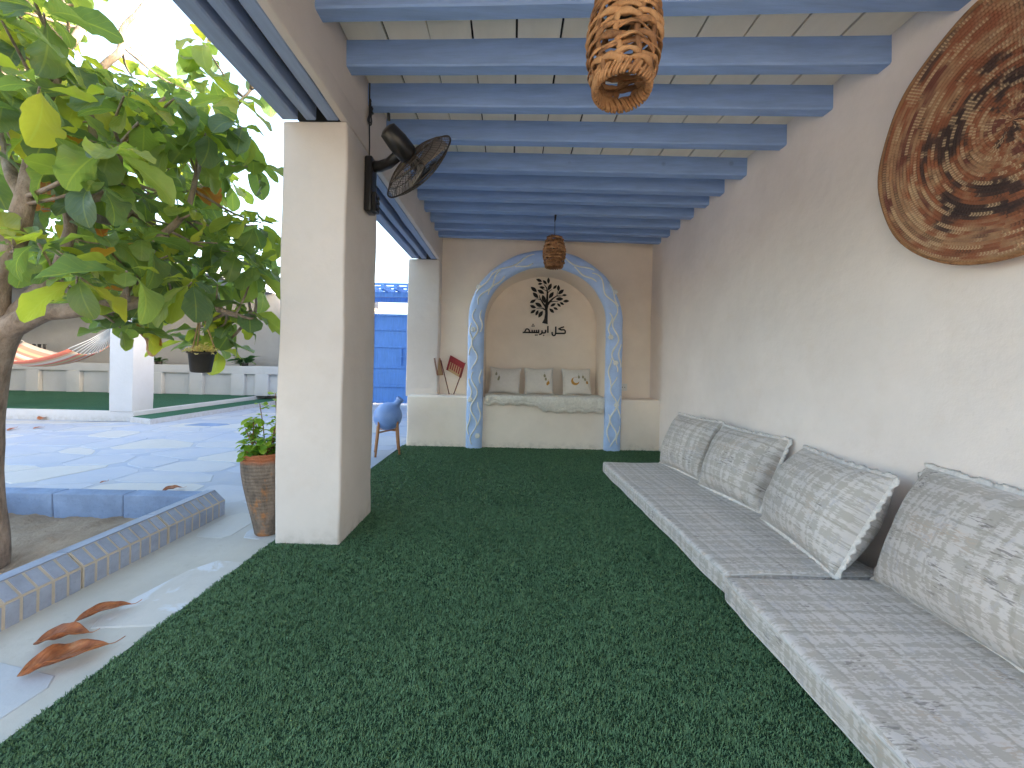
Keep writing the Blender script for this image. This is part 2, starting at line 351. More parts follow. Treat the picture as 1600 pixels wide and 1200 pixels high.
# ------------------------------------------------------------------ mesh builder
def tag(o, label, cat, group=None):
    o['label'] = label; o['category'] = cat
    if group: o['group'] = group
    return o
def empty(name, loc=(0,0,0), rot=(0,0,0), label=None, cat=None, group=None):
    o = bpy.data.objects.new(name, None); C.objects.link(o); o.location = loc; o.rotation_euler = rot
    o.empty_display_size = .05
    if label: tag(o, label, cat, group)
    return o
def link(name, me, parent=None, kind=None):
    o = bpy.data.objects.new(name, me); C.objects.link(o)
    if parent: o.parent = parent
    if kind: o['kind'] = kind
    return o
class MB:
    def __init__(s): s.v = []; s.f = []; s.uv = {}
    def add(s, vs, fs):
        b = len(s.v); s.v += [tuple(x) for x in vs]; s.f += [tuple(i+b for i in q) for q in fs]; return s
    def box(s, a, b):
        x0, y0, z0 = a; x1, y1, z1 = b
        return s.add([(x0,y0,z0),(x1,y0,z0),(x1,y1,z0),(x0,y1,z0),(x0,y0,z1),(x1,y0,z1),(x1,y1,z1),(x0,y1,z1)],
                     [(0,3,2,1),(4,5,6,7),(0,1,5,4),(1,2,6,5),(2,3,7,6),(3,0,4,7)])
    def hexa(s, p):       # 8 corners, bottom ring then top ring
        return s.add(p, [(0,3,2,1),(4,5,6,7),(0,1,5,4),(1,2,6,5),(2,3,7,6),(3,0,4,7)])
    def tube(s, pts, r, n=8, cap=True, flat=None, up=None):
        pts = [Vector(p) for p in pts]; k = len(pts)
        rs = r if isinstance(r, (list, tuple)) else [r]*k
        prev = None; vs = []
        for i, p in enumerate(pts):
            t = (pts[min(i+1, k-1)]-pts[max(i-1, 0)]).normalized()
            if prev is None:
                a = Vector(up) if up else (Vector((0,0,1)) if abs(t.z) < .9 else Vector((1,0,0)))
            else: a = prev
            a = (a-t*a.dot(t)).normalized(); b = t.cross(a); prev = a
            for j in range(n):
                g = 2*math.pi*j/n
                vs.append(p+a*(math.cos(g)*rs[i]*(flat or 1))+b*(math.sin(g)*rs[i]))
        fs = [(i*n+j, i*n+(j+1) % n, (i+1)*n+(j+1) % n, (i+1)*n+j) for i in range(k-1) for j in range(n)]
        if cap: fs += [tuple(range(n-1, -1, -1)), tuple((k-1)*n+j for j in range(n))]
        return s.add(vs, fs)
    def lathe(s, prof, n=32, org=(0,0,0)):
        k = len(prof); ox, oy, oz = org
        vs = [(ox+r*math.cos(2*math.pi*j/n), oy+r*math.sin(2*math.pi*j/n), oz+z) for r, z in prof for j in range(n)]
        return s.add(vs, [(i*n+j, i*n+(j+1) % n, (i+1)*n+(j+1) % n, (i+1)*n+j) for i in range(k-1) for j in range(n)])
    def prism(s, pts, axis, a, b):   # convex or simple polygon (u,v) extruded along axis ('y': u=x,v=z)
        n = len(pts)
        mk = (lambda u, v, t: (u, t, v)) if axis == 'y' else ((lambda u, v, t: (t, u, v)) if axis == 'x' else (lambda u, v, t: (u, v, t)))
        vs = [mk(u, v, a) for u, v in pts]+[mk(u, v, b) for u, v in pts]
        return s.add(vs, [tuple(range(n)), tuple(range(2*n-1, n-1, -1))]+[(i, i+n, (i+1) % n+n, (i+1) % n) for i in range(n)])
    def mesh(s, name, m, smooth=False, recalc=True):
        me = bpy.data.meshes.new(name); me.from_pydata(s.v, [], s.f)
        if recalc:
            bm = bmesh.new(); bm.from_mesh(me); bmesh.ops.recalc_face_normals(bm, faces=bm.faces); bm.to_mesh(me); bm.free()
        if m: me.materials.append(M[m] if isinstance(m, str) else m)
        if smooth: me.polygons.foreach_set('use_smooth', [True]*len(me.polygons))
        me.update(); return me
    def obj(s, name, m, parent=None, smooth=False, kind=None):
        return link(name, s.mesh(name, m, smooth), parent, kind)
def wob(p, k, a, seed=0):
    q = Vector(p)*k+Vector((seed*3.7, seed*1.3, seed*2.1))
    return Vector((noise.noise(q), noise.noise(q+Vector((17, 3, 5))), noise.noise(q+Vector((5, 31, 11)))))*a
def rough_box(name, a, b, m, parent=None, bev=.02, cell=.12, amp=.008, freq=3, seed=0, keep_z=True, kind=None):
    """Hand-plastered block: rounded edges, finely divided and a little uneven."""
    bm = bmesh.new(); bmesh.ops.create_cube(bm, size=1)
    d = [b[i]-a[i] for i in range(3)]
    for v in bm.verts: v.co = Vector([a[i]+(v.co[i]+.5)*d[i] for i in range(3)])
    for ax in range(3):
        n = max(1, int(d[ax]/cell))
        for k in range(1, n):
            pc = [0, 0, 0]; pc[ax] = a[ax]+d[ax]*k/n; pn = [0, 0, 0]; pn[ax] = 1
            bmesh.ops.bisect_plane(bm, geom=bm.verts[:]+bm.edges[:]+bm.faces[:], plane_co=pc, plane_no=pn)
    ed = [e for e in bm.edges if e.calc_face_angle(0) > 1]
    bmesh.ops.bevel(bm, geom=ed, offset=bev, segments=3, profile=.6, affect='EDGES')
    for v in bm.verts:
        q = wob(v.co, freq, amp, seed)+wob(v.co, freq*4, amp*.35, seed)
        if keep_z: q.z *= .3
        v.co += q
    bmesh.ops.recalc_face_normals(bm, faces=bm.faces)
    me = bpy.data.meshes.new(name); bm.to_mesh(me); bm.free(); me.materials.append(M[m])
    me.polygons.foreach_set('use_smooth', [True]*len(me.polygons)); return link(name, me, parent, kind)
def box_uv(me):
    uv = me.uv_layers.new(name='UVMap').data
    for p in me.polygons:
        n = p.normal; ax = max(range(3), key=lambda i: abs(n[i]))
        for li in p.loop_indices:
            c = me.vertices[me.loops[li].vertex_index].co
            uv[li].uv = (c.x, c.y) if ax == 2 else ((c.y, c.z+.3) if ax == 0 else (c.x, c.z+.7))

# ================================================================== SETTING
XL, XO, XR = -.908, -1.262, 1.80          # inner and outer face of the column row, right wall
g = MB().box((-60, -60, -.4), (60, 60, -.06)).obj('ground', 'sand', kind='structure')
g = MB().box((-1.28, -1.6, -.055), (XR+.2, 5.3, -.004)).obj('veranda_floor', 'kerb_core', kind='structure')

# ---- courtyard paving: concrete bed, flagstones as separate pieces
pav = empty('courtyard_paving'); pav['kind'] = 'structure'
PL = (-3.28, -1.84, .2, 2.50)              # planter x0 x1 y0 y1 (outer)
bed = MB()
bed.box((-12.6, -1.6, -.058), (PL[0], 9.6, -.0105)); bed.box((PL[1], -1.6, -.058), (-1.283, 9.6, -.0105))
bed.box((PL[0], PL[3], -.058), (PL[1], 9.6, -.0105)); bed.box((PL[0], -1.6, -.058), (PL[1], PL[2], -.0105))
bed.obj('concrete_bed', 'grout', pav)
random.seed(11)
nx, ny, cx, cy = 13, 17, .60, .58
gx = lambda i, j: (-1.9-.0-i*cx+random.uniform(-.17, .17), 2.62+j*cy*.72+random.uniform(-.15, .15))
def flag(poly, zt, m='stone'):
    cxm = sum(p[0] for p in poly)/len(poly); cym = sum(p[1] for p in poly)/len(poly)
    pts = []
    for x, y in poly:
        d = math.hypot(x-cxm, y-cym); k = max(.2, (d-random.uniform(.012, .03))/d)
        pts.append((x-cxm)*k); pts.append((y-cym)*k)
    pts = [(pts[2*i], pts[2*i+1]) for i in range(len(poly))]
    # chop corners for an uneven outline
    out = []
    for i, p in enumerate(pts):
        a = pts[i-1]; b = pts[(i+1) % len(pts)]; t = random.uniform(.08, .24)
        out += [(p[0]+(a[0]-p[0])*t, p[1]+(a[1]-p[1])*t), (p[0]+(b[0]-p[0])*t, p[1]+(b[1]-p[1])*t)]
    n = len(out); mb = MB(); ins = .006
    top = [(x*(1-ins/max(.05, math.hypot(x, y))), y*(1-ins/max(.05, math.hypot(x, y))), zt) for x, y in out]
    mb.add([(x, y, -.03) for x, y in out]+[(x, y, zt-.004) for x, y in out]+top,
           [(i, (i+1) % n, (i+1) % n+n, i+n) for i in range(n)]+[(i+n, (i+1) % n+n, (i+1) % n+2*n, i+2*n) for i in range(n)]+[tuple(range(2*n, 3*n))])
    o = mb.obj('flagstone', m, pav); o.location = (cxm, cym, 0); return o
G = {(i, j): gx(i, j) for i in range(nx+1) for j in range(ny+1)}
cnt = 0
for i in range(-1, nx):
    for j in range(ny):
        if i < 0:
            q = [(-1.34, G[0, j][1]), G[0, j], G[0, j+1], (-1.34, G[0, j+1][1])]
        else: q = [G[i, j], G[i+1, j], G[i+1, j+1], G[i, j+1]]
        mx = sum(p[0] for p in q)/4; my = sum(p[1] for p in q)/4
        if mx < -5.2 and my > 5.85: continue
        if my > 9.2 or mx < -9.3: continue
        if mx < -5.0 and my > 5.6:
            q = [(max(x, -5.18) if y > 5.9 else x, y) for x, y in q]
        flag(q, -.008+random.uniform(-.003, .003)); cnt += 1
# strip between planter and carpet: the big veined slab and its neighbours
def slab_px(pp, m='stone', dz=0):
    return flag([PF(*p)[:2] for p in pp], -.007+dz, m)
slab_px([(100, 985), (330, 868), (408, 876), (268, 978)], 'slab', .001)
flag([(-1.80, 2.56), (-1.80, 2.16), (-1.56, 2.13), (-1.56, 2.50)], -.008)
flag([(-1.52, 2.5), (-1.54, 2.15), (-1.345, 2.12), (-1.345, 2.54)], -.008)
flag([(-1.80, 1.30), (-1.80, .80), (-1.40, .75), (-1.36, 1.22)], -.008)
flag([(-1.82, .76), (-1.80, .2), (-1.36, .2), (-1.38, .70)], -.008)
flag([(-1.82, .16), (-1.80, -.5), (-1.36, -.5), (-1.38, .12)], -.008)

dr = PF(325, 663)
flag([(dr.x-.33, dr.y-.10), (dr.x+.22, dr.y-.16), (dr.x+.33, dr.y+.12), (dr.x-.2, dr.y+.16)], -.003, 'kerb_blue')
# ---- right wall (uneven plaster sheet with thickness)
def wall_sheet(name, x, y0, y1, z0, z1, th, m, cell=.1, amp=.010, seed=1):
    ny_, nz_ = int((y1-y0)/cell), int((z1-z0)/cell); mb = MB(); vs = []
    for i in range(ny_+1):
        for j in range(nz_+1):
            p = Vector((x, y0+(y1-y0)*i/ny_, z0+(z1-z0)*j/nz_)); p.x += wob(p, 1.4, amp, seed).x+wob(p, 5, amp*.35, seed).x; vs.append(p)
    fs = [(i*(nz_+1)+j, (i+1)*(nz_+1)+j, (i+1)*(nz_+1)+j+1, i*(nz_+1)+j+1) for i in range(ny_) for j in range(nz_)]
    mb.add(vs, fs)
    me = mb.mesh(name, m, True); o = link(name, me)
    b = MB().box((x+.03, y0, z0), (x+th, y1, z1)).obj('wall_core', m, o)
    return o
o = wall_sheet('plastered_wall', XR, -1.0, 5.4, -.05, 2.82, .25, 'wall')
tag(o, 'long off-white plastered wall behind the row of floor cushions', 'wall')

# ---- roof: boards on blue beams
def zb(X, Y):     # underside of beams
    t = (X-XL)/(XR-XL); u = min(1, max(-.5, (Y-2)/2.75))
    return 1+(1.577-.025*u)*(1-t)+(1.490+.034*u)*t
roof = empty('veranda_roof', (0, 0, 2.6), label='veranda ceiling of cream boards carried on pale blue wooden beams', cat='ceiling')
def rl(mb, name, m, parent=roof, smooth=False):
    o = mb.obj(name, m, parent, smooth); o.location = (0, 0, -2.6) if parent is roof else (0, 0, 0); return o
BY = [4.747, 4.50, 4.24, 3.95, 3.66, 3.41, 3.11, 2.70, 2.346, 2.026, 1.69, 1.35, 1.01, .67, .33, 0, -.35]
for k, y in enumerate(BY):
    sk = .2*(4.747-y)/2.72 if y > .5 else .3
    yl, yr = y+sk*.5, y-sk*.5
    random.seed(100+k); wd, hh = .078+random.uniform(-.004, .004), .138
    bm = bmesh.new(); N = 14; rings = []
    for i in range(N+1):
        t = i/N; X = XL-.03+(XR-XL+.06)*t; Y = yl+(yr-yl)*t; z = zb(X, y)
        p = Vector((X, Y, z)); d = wob(p, 2.5, .0035, k)
        ch = .007
        prof = [(-wd, hh), (-wd, ch), (-wd+ch, 0), (-ch, 0), (0, ch), (0, hh)]
        rings.append([bm.verts.new((X, Y+a+d.y, z+b+d.z*.5)) for a, b in prof])
    for i in range(N):
        for j in range(5): bm.faces.new((rings[i][j], rings[i][j+1], rings[i+1][j+1], rings[i+1][j]))
    bm.faces.new(rings[0]); bm.faces.new(rings[-1][::-1])
    bmesh.ops.recalc_face_normals(bm, faces=bm.faces)
    me = bpy.data.meshes.new('beam'); bm.to_mesh(me); bm.free(); me.materials.append(M['beam'])
    o = link('beam', me, roof); o.location = (0, 0, -2.6)
nb = 12; bw = (XR-XL)/nb
random.seed(5)
for i in range(nb):
    x0, x1 = XL+bw*i+.0048*random.uniform(.7, 1.4), XL+bw*(i+1)-.0048*random.uniform(.7, 1.4)
    mb = MB(); ys = [-.5+.25*k for k in range(23)]; vs = []
    for y in ys:
        j = random.uniform(-.002, .002)
        for x in (x0+j, x1+j):
            z = zb(x, y)+.137
            vs += [(x, y, z), (x, y, z+.018)]
    fs = []
    for k in range(len(ys)-1):
        b = 4*k
        fs += [(b, b+2, b+6, b+4), (b+1, b+5, b+7, b+3), (b, b+4, b+5, b+1), (b+2, b+3, b+7, b+6)]
    mb.add(vs, fs); rl(mb, 'board', 'board')
rl(MB().box((XO-.06, -.5, 2.80), (XR+.25, 5.5, 2.98)), 'roof_slab', 'roof_top')
rl(MB().hexa([(XL-.05, -.5, zb(XL, 2)+.165), (XR+.05, -.5, zb(XR, 2)+.165), (XR+.05, 5.3, zb(XR, 2)+.165), (XL-.05, 5.3, zb(XL, 2)+.165),
     (XL-.05, -.5, 2.795), (XR+.05, -.5, 2.795), (XR+.05, 5.3, 2.795), (XL-.05, 5.3, 2.795)]), 'sarking', 'dark_gap')

# ---- columns and lintel
ZS = 2.296
col_lab = ['square white column beside the tall terracotta vase, carrying the wall fan',
           'white plastered pillar rising from the ledge at the far end of the veranda',
           'square white column at the near end of the veranda']
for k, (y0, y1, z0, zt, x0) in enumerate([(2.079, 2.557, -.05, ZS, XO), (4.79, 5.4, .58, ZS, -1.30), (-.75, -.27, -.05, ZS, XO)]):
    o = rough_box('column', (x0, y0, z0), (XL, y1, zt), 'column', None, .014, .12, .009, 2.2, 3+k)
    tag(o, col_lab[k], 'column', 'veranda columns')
lt = empty('lintel', (XO, 0, ZS), label='wall-top lintel of blue planks with dark gaps spanning the veranda columns', cat='lintel')
def ll(mb, name, m, smooth=False):
    o = mb.obj(name, m, lt, smooth); o.location = (-XO, 0, -ZS); return o
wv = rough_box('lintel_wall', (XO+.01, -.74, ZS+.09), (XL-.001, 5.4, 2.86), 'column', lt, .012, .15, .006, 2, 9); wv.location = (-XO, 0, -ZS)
ed = rough_box('plaster_edge', (XL-.042, -.74, ZS+.004), (XL, 5.4, ZS+.12), 'column', lt, .008, .12, .004, 4, 10); ed.location = (-XO, 0, -ZS)
for ya, yb in ((-.262, 2.072), (2.563, 4.785)):
    x = XO
    for wdt, gap in ((.0875, .042), (.057, .057), (.067, .0)):
        bm = bmesh.new(); N = 16; rings = []
        for i in range(N+1):
            y = ya+(yb-ya)*i/N; d = wob((x, y, 1), 3, .006, 3)
            xa, xb = x+(d.x if x > XO else 0), x+wdt+d.y
            rings.append([bm.verts.new(p) for p in ((xa, y, ZS+.13), (xa, y, ZS+.008+d.z*.4), (xa+.006, y, ZS+.002+d.z*.4), (xb-.006, y, ZS+.002+d.z*.4), (xb, y, ZS+.008+d.z*.4), (xb, y, ZS+.13))])
        for i in range(N):
            for j in range(5): bm.faces.new((rings[i][j], rings[i][j+1], rings[i+1][j+1], rings[i+1][j]))
        bm.faces.new(rings[0]); bm.faces.new(rings[-1][::-1]); bmesh.ops.recalc_face_normals(bm, faces=bm.faces)
        me = bpy.data.meshes.new('plank'); bm.to_mesh(me); bm.free(); me.materials.append(M['lintel'])
        o = link('plank', me, lt); o.location = (-XO, 0, -ZS)
        x += wdt+gap
ll(MB().box((XO+.02, -.7, ZS+.075), (XL-.05, 5.3, ZS+.088)), 'gap_backing', 'dark_gap')

# ---- far end: bench ledge, back wall, arched niche
LZ, YB, YN = .609, 4.95, 5.16
bench = empty('niche_bench', (.3, 4.8, 0), label='plastered bench ledge running across the far end below the arch', cat='bench')
def bl(o): o.parent = bench; o.location = (-.3, -4.8, 0); return o
bl(rough_box('bench_block', (-1.232, 4.60, -.05), (XR+.03, 5.3, LZ), 'cream', None, .022, .1, .010, 2.6, 5))
ACX, AHW, AZS, AZT = .406, .823, 1.52, 2.27       # arch centre, half width, springing, crown (tube centre line)
def arch_pt(s, off=0.):
    """s in 0..1 along the arch from left foot to right foot; off = offset outwards."""
    a, b = AHW, AZT-AZS
    Lv = AZS; La = math.pi*math.sqrt((a*a+b*b)/2); T = 2*Lv+La; d = s*T
    if d < Lv: p, n = Vector((ACX-a, d)), Vector((-1, 0))
    elif d > Lv+La: p, n = Vector((ACX+a, T-d)), Vector((1, 0))
    else:
        g = math.pi*(1-(d-Lv)/La); p = Vector((ACX+a*math.cos(g), AZS+b*math.sin(g))); n = Vector((math.cos(g)/a, math.sin(g)/b)).normalized()
    return p+n*off
NA = 120
back = empty('niche_wall', (.4, YB, LZ), label='beige back wall with a deep arched niche holding cushions', cat='wall')
def kl(mb, name, m, smooth=False):
    o = mb.obj(name, m, back, smooth); o.location = (-.4, -YB, -LZ); return o
inn = [arch_pt(i/NA, -.085) for i in range(NA+1)]; inn = [p for p in inn if p.y > LZ-.02]
out = [arch_pt(i/NA, .075) for i in range(NA+1)]; out = [p for p in out if p.y > LZ-.02]
vault = MB()
for prof, fl in ((inn, 0), (out, 1)):
    n = len(prof); ys = [4.585, 4.7, 4.85, 5.0, YN+.03]
    vs = [(p.x+wob((p.x, y, p.y), 3, .008).x, y, p.y+wob((p.x, y, p.y), 3, .008).z) for y in ys for p in prof]
    vault.add(vs, [(i*n+j, i*n+j+1, (i+1)*n+j+1, (i+1)*n+j) for i in range(len(ys)-1) for j in range(n-1)])
n = len(inn)
vault.add([(p.x, 4.585, p.y) for p in inn]+[(p.x, 4.585, p.y) for p in out], [(j, j+1, n+j+1, n+j) for j in range(n-1)])
kl(vault, 'niche_vault', 'cream', True)
nbk = MB(); nn = 26
nbk.add([(ACX-.95+1.9*i/nn, YN+wob((i*.07, j*.07, 0), 3, .006).x, LZ-.05+1.9*j/nn) for i in range(nn+1) for j in range(nn+1)],
        [(i*(nn+1)+j, (i+1)*(nn+1)+j, (i+1)*(nn+1)+j+1, i*(nn+1)+j+1) for i in range(nn) for j in range(nn)])
kl(nbk, 'niche_back', 'cream', True)
bw_ = MB(); ZT = 2.80
hol = [arch_pt(i/NA, .0) for i in range(NA+1)]; hol = [p for p in hol if p.y > LZ-.03]
def yb(x, z): return YB+wob((x, 0, z), 2.5, .008).y
for i in range(len(hol)-1):
    a, b = hol[i], hol[i+1]
    if abs(a.x-b.x) < 1e-5: continue
    for k in range(6):
        z = lambda p, k: p.y+(ZT-p.y)*k/6
        bw_.add([(a.x, yb(a.x, z(a, k)), z(a, k)), (b.x, yb(b.x, z(b, k)), z(b, k)), (b.x, yb(b.x, z(b, k+1)), z(b, k+1)), (a.x, yb(a.x, z(a, k+1)), z(a, k+1))], [(0, 1, 2, 3)])
for xa, xb in ((XL-.06, hol[0].x), (hol[-1].x, XR+.06)):
    for i in range(6):
        for k in range(14):
            x = lambda q: xa+(xb-xa)*q/6
            z = lambda q: LZ-.03+(ZT-LZ+.03)*q/14
            bw_.add([(x(i), yb(x(i), z(k)), z(k)), (x(i+1), yb(x(i+1), z(k)), z(k)), (x(i+1), yb(x(i+1), z(k+1)), z(k+1)), (x(i), yb(x(i), z(k+1)), z(k+1))], [(0, 1, 2, 3)])
kl(bw_, 'wall_face', 'cream', True)
kl(MB().box((-1.3, 5.22, -.05), (XR+.2, 5.45, 2.8)), 'wall_core', 'cream')

# ---- blue arch surround with white relief vines
arch = empty('arch_surround', (ACX, 4.56, 0), label='pale blue arch moulding with raised white wavy vines around the niche', cat='arch')
AW, AD, AYC = .098, .062, 4.585
rings = MB(); nr = 20; NS = 160; vs = []
for i in range(NS+1):
    for j in range(nr):
        g = 2*math.pi*j/nr; cu, cw = math.cos(g), math.sin(g)
        sx = math.copysign(abs(cu)**.75, cu)*AW; sy = math.copysign(abs(cw)**.75, cw)*AD
        p = arch_pt(i/NS, sx); q = Vector((p.x-ACX, AYC-sy-4.56, p.y)); d = wob(q, 5, .007, 2); vs.append(q+d*(1 if i > 2 else 0))
rings.add(vs, [(i*nr+j, i*nr+(j+1) % nr, (i+1)*nr+(j+1) % nr, (i+1)*nr+j) for i in range(NS) for j in range(nr)])
rings.obj('moulding', 'arch_blue', arch, True)
def relief(s, u, h=.0):
    u = max(-.92, min(.92, u)); p = arch_pt(s, u*AW)
    sy = AD*(1-abs(u)**(2/.75))**(.375) if abs(u) < 1 else 0
    return Vector((p.x-ACX, AYC-sy-4.56-h, p.y))
random.seed(21)
def vine(s0, s1, u0, amp, wl, ph, r=.0105):
    n = max(8, int((s1-s0)*260)); pts = []
    for i in range(n+1):
        t = i/n; s = s0+(s1-s0)*t
        pts.append(relief(s, u0+amp*math.sin(2*math.pi*(s-s0)/wl+ph), .001))
    MB().tube(pts, [r*(.45+.55*math.sin(math.pi*min(1, max(.03, i/n)))**.4) for i in range(n+1)], 7).obj('vine', 'relief_white', arch, True)
for s0, s1, u0, am, wl, ph in [(.01, .165, .05, .38, .066, .5), (.17, .30, .1, .36, .060, 2.0), (.31, .40, -.1, .35, .07, .3), (.38, .475, .2, .3, .085, 1), (.53, .60, .15, .35, .085, 2.5),
        (.60, .70, .0, .4, .075, .2), (.69, .83, .0, .38, .066, 1.2), (.84, .99, -.05, .4, .064, 2.0),
        (.03, .075, .62, .16, .05, 0), (.10, .15, .55, .2, .05, 2), (.20, .27, .58, .18, .05, 1), (.05, .10, -.6, .18, .05, 2), (.14, .17, -.65, .12, .04, 0), (.25, .30, -.6, .15, .05, 3),
        (.33, .385, .55, .2, .06, 1), (.43, .47, -.5, .2, .06, 2), (.34, .40, -.6, .15, .06, 0), (.56, .62, -.55, .2, .06, 2), (.64, .69, .6, .2, .06, 1), (.70, .76, -.6, .2, .05, 0), (.77, .82, .6, .18, .05, 2),
        (.80, .86, -.58, .15, .05, 1), (.88, .93, .6, .2, .05, 2), (.92, .98, -.6, .15, .05, 0), (.945, .985, .55, .2, .05, 1)]:
    vine(s0, s1, u0, am, wl, ph)
for s, u in ((.028, -.45), (.105, .5), (.345, .85), (.66, .85), (.755, -.55), (.90, .3), (.255, .3), (.81, .1)):
    p = relief(s, u, .0); mb = MB()
    for k in range(6):
        a = 2*math.pi*k/6; c = p+Vector((math.cos(a)*.018, -.004, math.sin(a)*.018))
        mb.tube([c+Vector((0, .006, 0)), c+Vector((0, -.004, 0)), c+Vector((0, -.009, 0))], [.015, .014, .005], 8)
    mb.tube([p+Vector((0, .006, 0)), p+Vector((0, -.012, 0)), p+Vector((0, -.017, 0))], [.010, .009, .003], 8)
    mb.obj('flower_boss', 'relief_white', arch, True)

# ---- painted emblem and lettering on the niche back
emb = empty('wall_emblem', (.5, YN-.012, 1.6), label='black painted tree emblem above black lettering on the niche wall', cat='emblem')
def ep(x, y):       # crop pixel -> wall point, relative to emblem root
    p = PY(800+x/10.91, 420+y/10.91, YN-.012); return Vector((p.x-.5, 0, p.z-1.6))
def plate(mb, pts, th=.004):
    n = len(pts)
    mb.add([(p.x, 0, p.z) for p in pts]+[(p.x, -th, p.z) for p in pts], [tuple(range(n, 2*n))]+[(i, (i+1) % n, (i+1) % n+n, i+n) for i in range(n)])
def stroke(mb, pts, w):
    pts = [Vector((a, b)) for a, b in pts]; ws = w if isinstance(w, (list, tuple)) else [w]*len(pts); L, Rr = [], []
    for i, p in enumerate(pts):
        t = (pts[min(i+1, len(pts)-1)]-pts[max(i-1, 0)]).normalized(); nn_ = Vector((-t.y, t.x))*ws[i]/2
        L.append(p+nn_); Rr.append(p-nn_)
    for i in range(len(pts)-1):
        plate(mb, [ep(*q) for q in (L[i], L[i+1], Rr[i+1], Rr[i])], .004+.0002*(i % 2))
tr = MB()
for pts, w_ in [([(560, 935), (578, 860), (588, 760), (585, 690), (588, 640)], [100, 60, 46, 46, 60]), ([(588, 650), (600, 520), (604, 400), (592, 330), (548, 268)], [56, 36, 26, 18, 8]),
        ([(595, 625), (650, 555), (700, 505), (762, 464), (865, 464)], [44, 34, 24, 18, 7]), ([(660, 565), (720, 556), (790, 556)], [18, 13, 7]), ([(582, 655), (530, 590), (480, 510), (465, 450)], [40, 26, 18, 8]),
        ([(482, 525), (430, 512), (385, 522)], [14, 10, 7]), ([(565, 700), (520, 672), (470, 668), (418, 676)], [26, 18, 12, 7]), ([(600, 385), (560, 362), (510, 345)], [15, 11, 7]),
        ([(612, 410), (640, 378), (685, 352)], [15, 11, 6]), ([(768, 468), (770, 425), (780, 380)], [12, 9, 6])]:
    stroke(tr, pts, w_)
tr.obj('tree_trunk_emblem', 'black', emb)
lv = MB()
for x1, y1, x2, y2 in [(412,175,512,220),(440,262,518,252),(525,195,595,265),(622,150,622,255),(465,310,560,330),(672,250,615,370),(320,308,425,395),(435,360,550,425),(355,405,450,500),(520,445,565,590),
        (700,345,765,280),(792,275,792,385),(785,435,885,355),(630,505,710,395),(855,450,935,450),(745,515,875,515),(870,553,975,550),(305,580,405,530),(395,580,512,650),(305,625,410,668),
        (315,760,402,698),(405,798,448,705),(450,832,525,718),(655,640,745,592),(770,590,830,648),(815,572,888,615),(705,660,782,698),(637,678,718,752)]:
    a, b = Vector((x1, y1)), Vector((x2, y2)); d = b-a; L = d.length; nrm = Vector((-d.y, d.x))/L; pts = []
    K = 8
    for i in range(K+1): pts.append(a+d*(i/K)+nrm*(L*.23*math.sin(math.pi*i/K)**.9))
    for i in range(K-1, 0, -1): pts.append(a+d*(i/K)-nrm*(L*.23*math.sin(math.pi*i/K)**.9))
    plate(lv, [ep(*p) for p in pts])
lv.obj('leaf_emblem', 'black', emb)
tx = MB(); W = 25
for pts, w_ in [([(790, 1030), (838, 1004), (888, 990)], 22), ([(905, 1098), (908, 1060), (890, 1040), (840, 1042), (812, 1030), (800, 1022)], W), ([(912, 1090), (895, 1102), (830, 1102), (735, 1102)], W),
        ([(746, 985), (746, 1060), (744, 1105), (730, 1136), (704, 1140), (686, 1122), (683, 1078)], W), ([(612, 975), (612, 1092)], W),
        ([(573, 1040), (573, 1075), (562, 1092), (530, 1094), (498, 1092)], W), ([(512, 1050), (512, 1088), (496, 1112), (462, 1120)], W),
        ([(455, 1038), (455, 1086)], 23), ([(416, 1042), (416, 1086)], 22), ([(380, 1042), (380, 1086)], 22), ([(344, 1042), (344, 1086)], 22), ([(466, 1086), (380, 1086), (180, 1086)], 24),
        ([(300, 1086), (292, 1044), (268, 1024), (240, 1028), (228, 1055), (212, 1084)], 22)]:
    stroke(tx, pts, w_)
for x, y in ((540, 1135), (400, 1130), (426, 1130), (358, 948), (344, 976), (374, 976)):
    plate(tx, [ep(x, y-14), ep(x+14, y), ep(x, y+14), ep(x-14, y)])
tx.obj('lettering', 'black', emb)

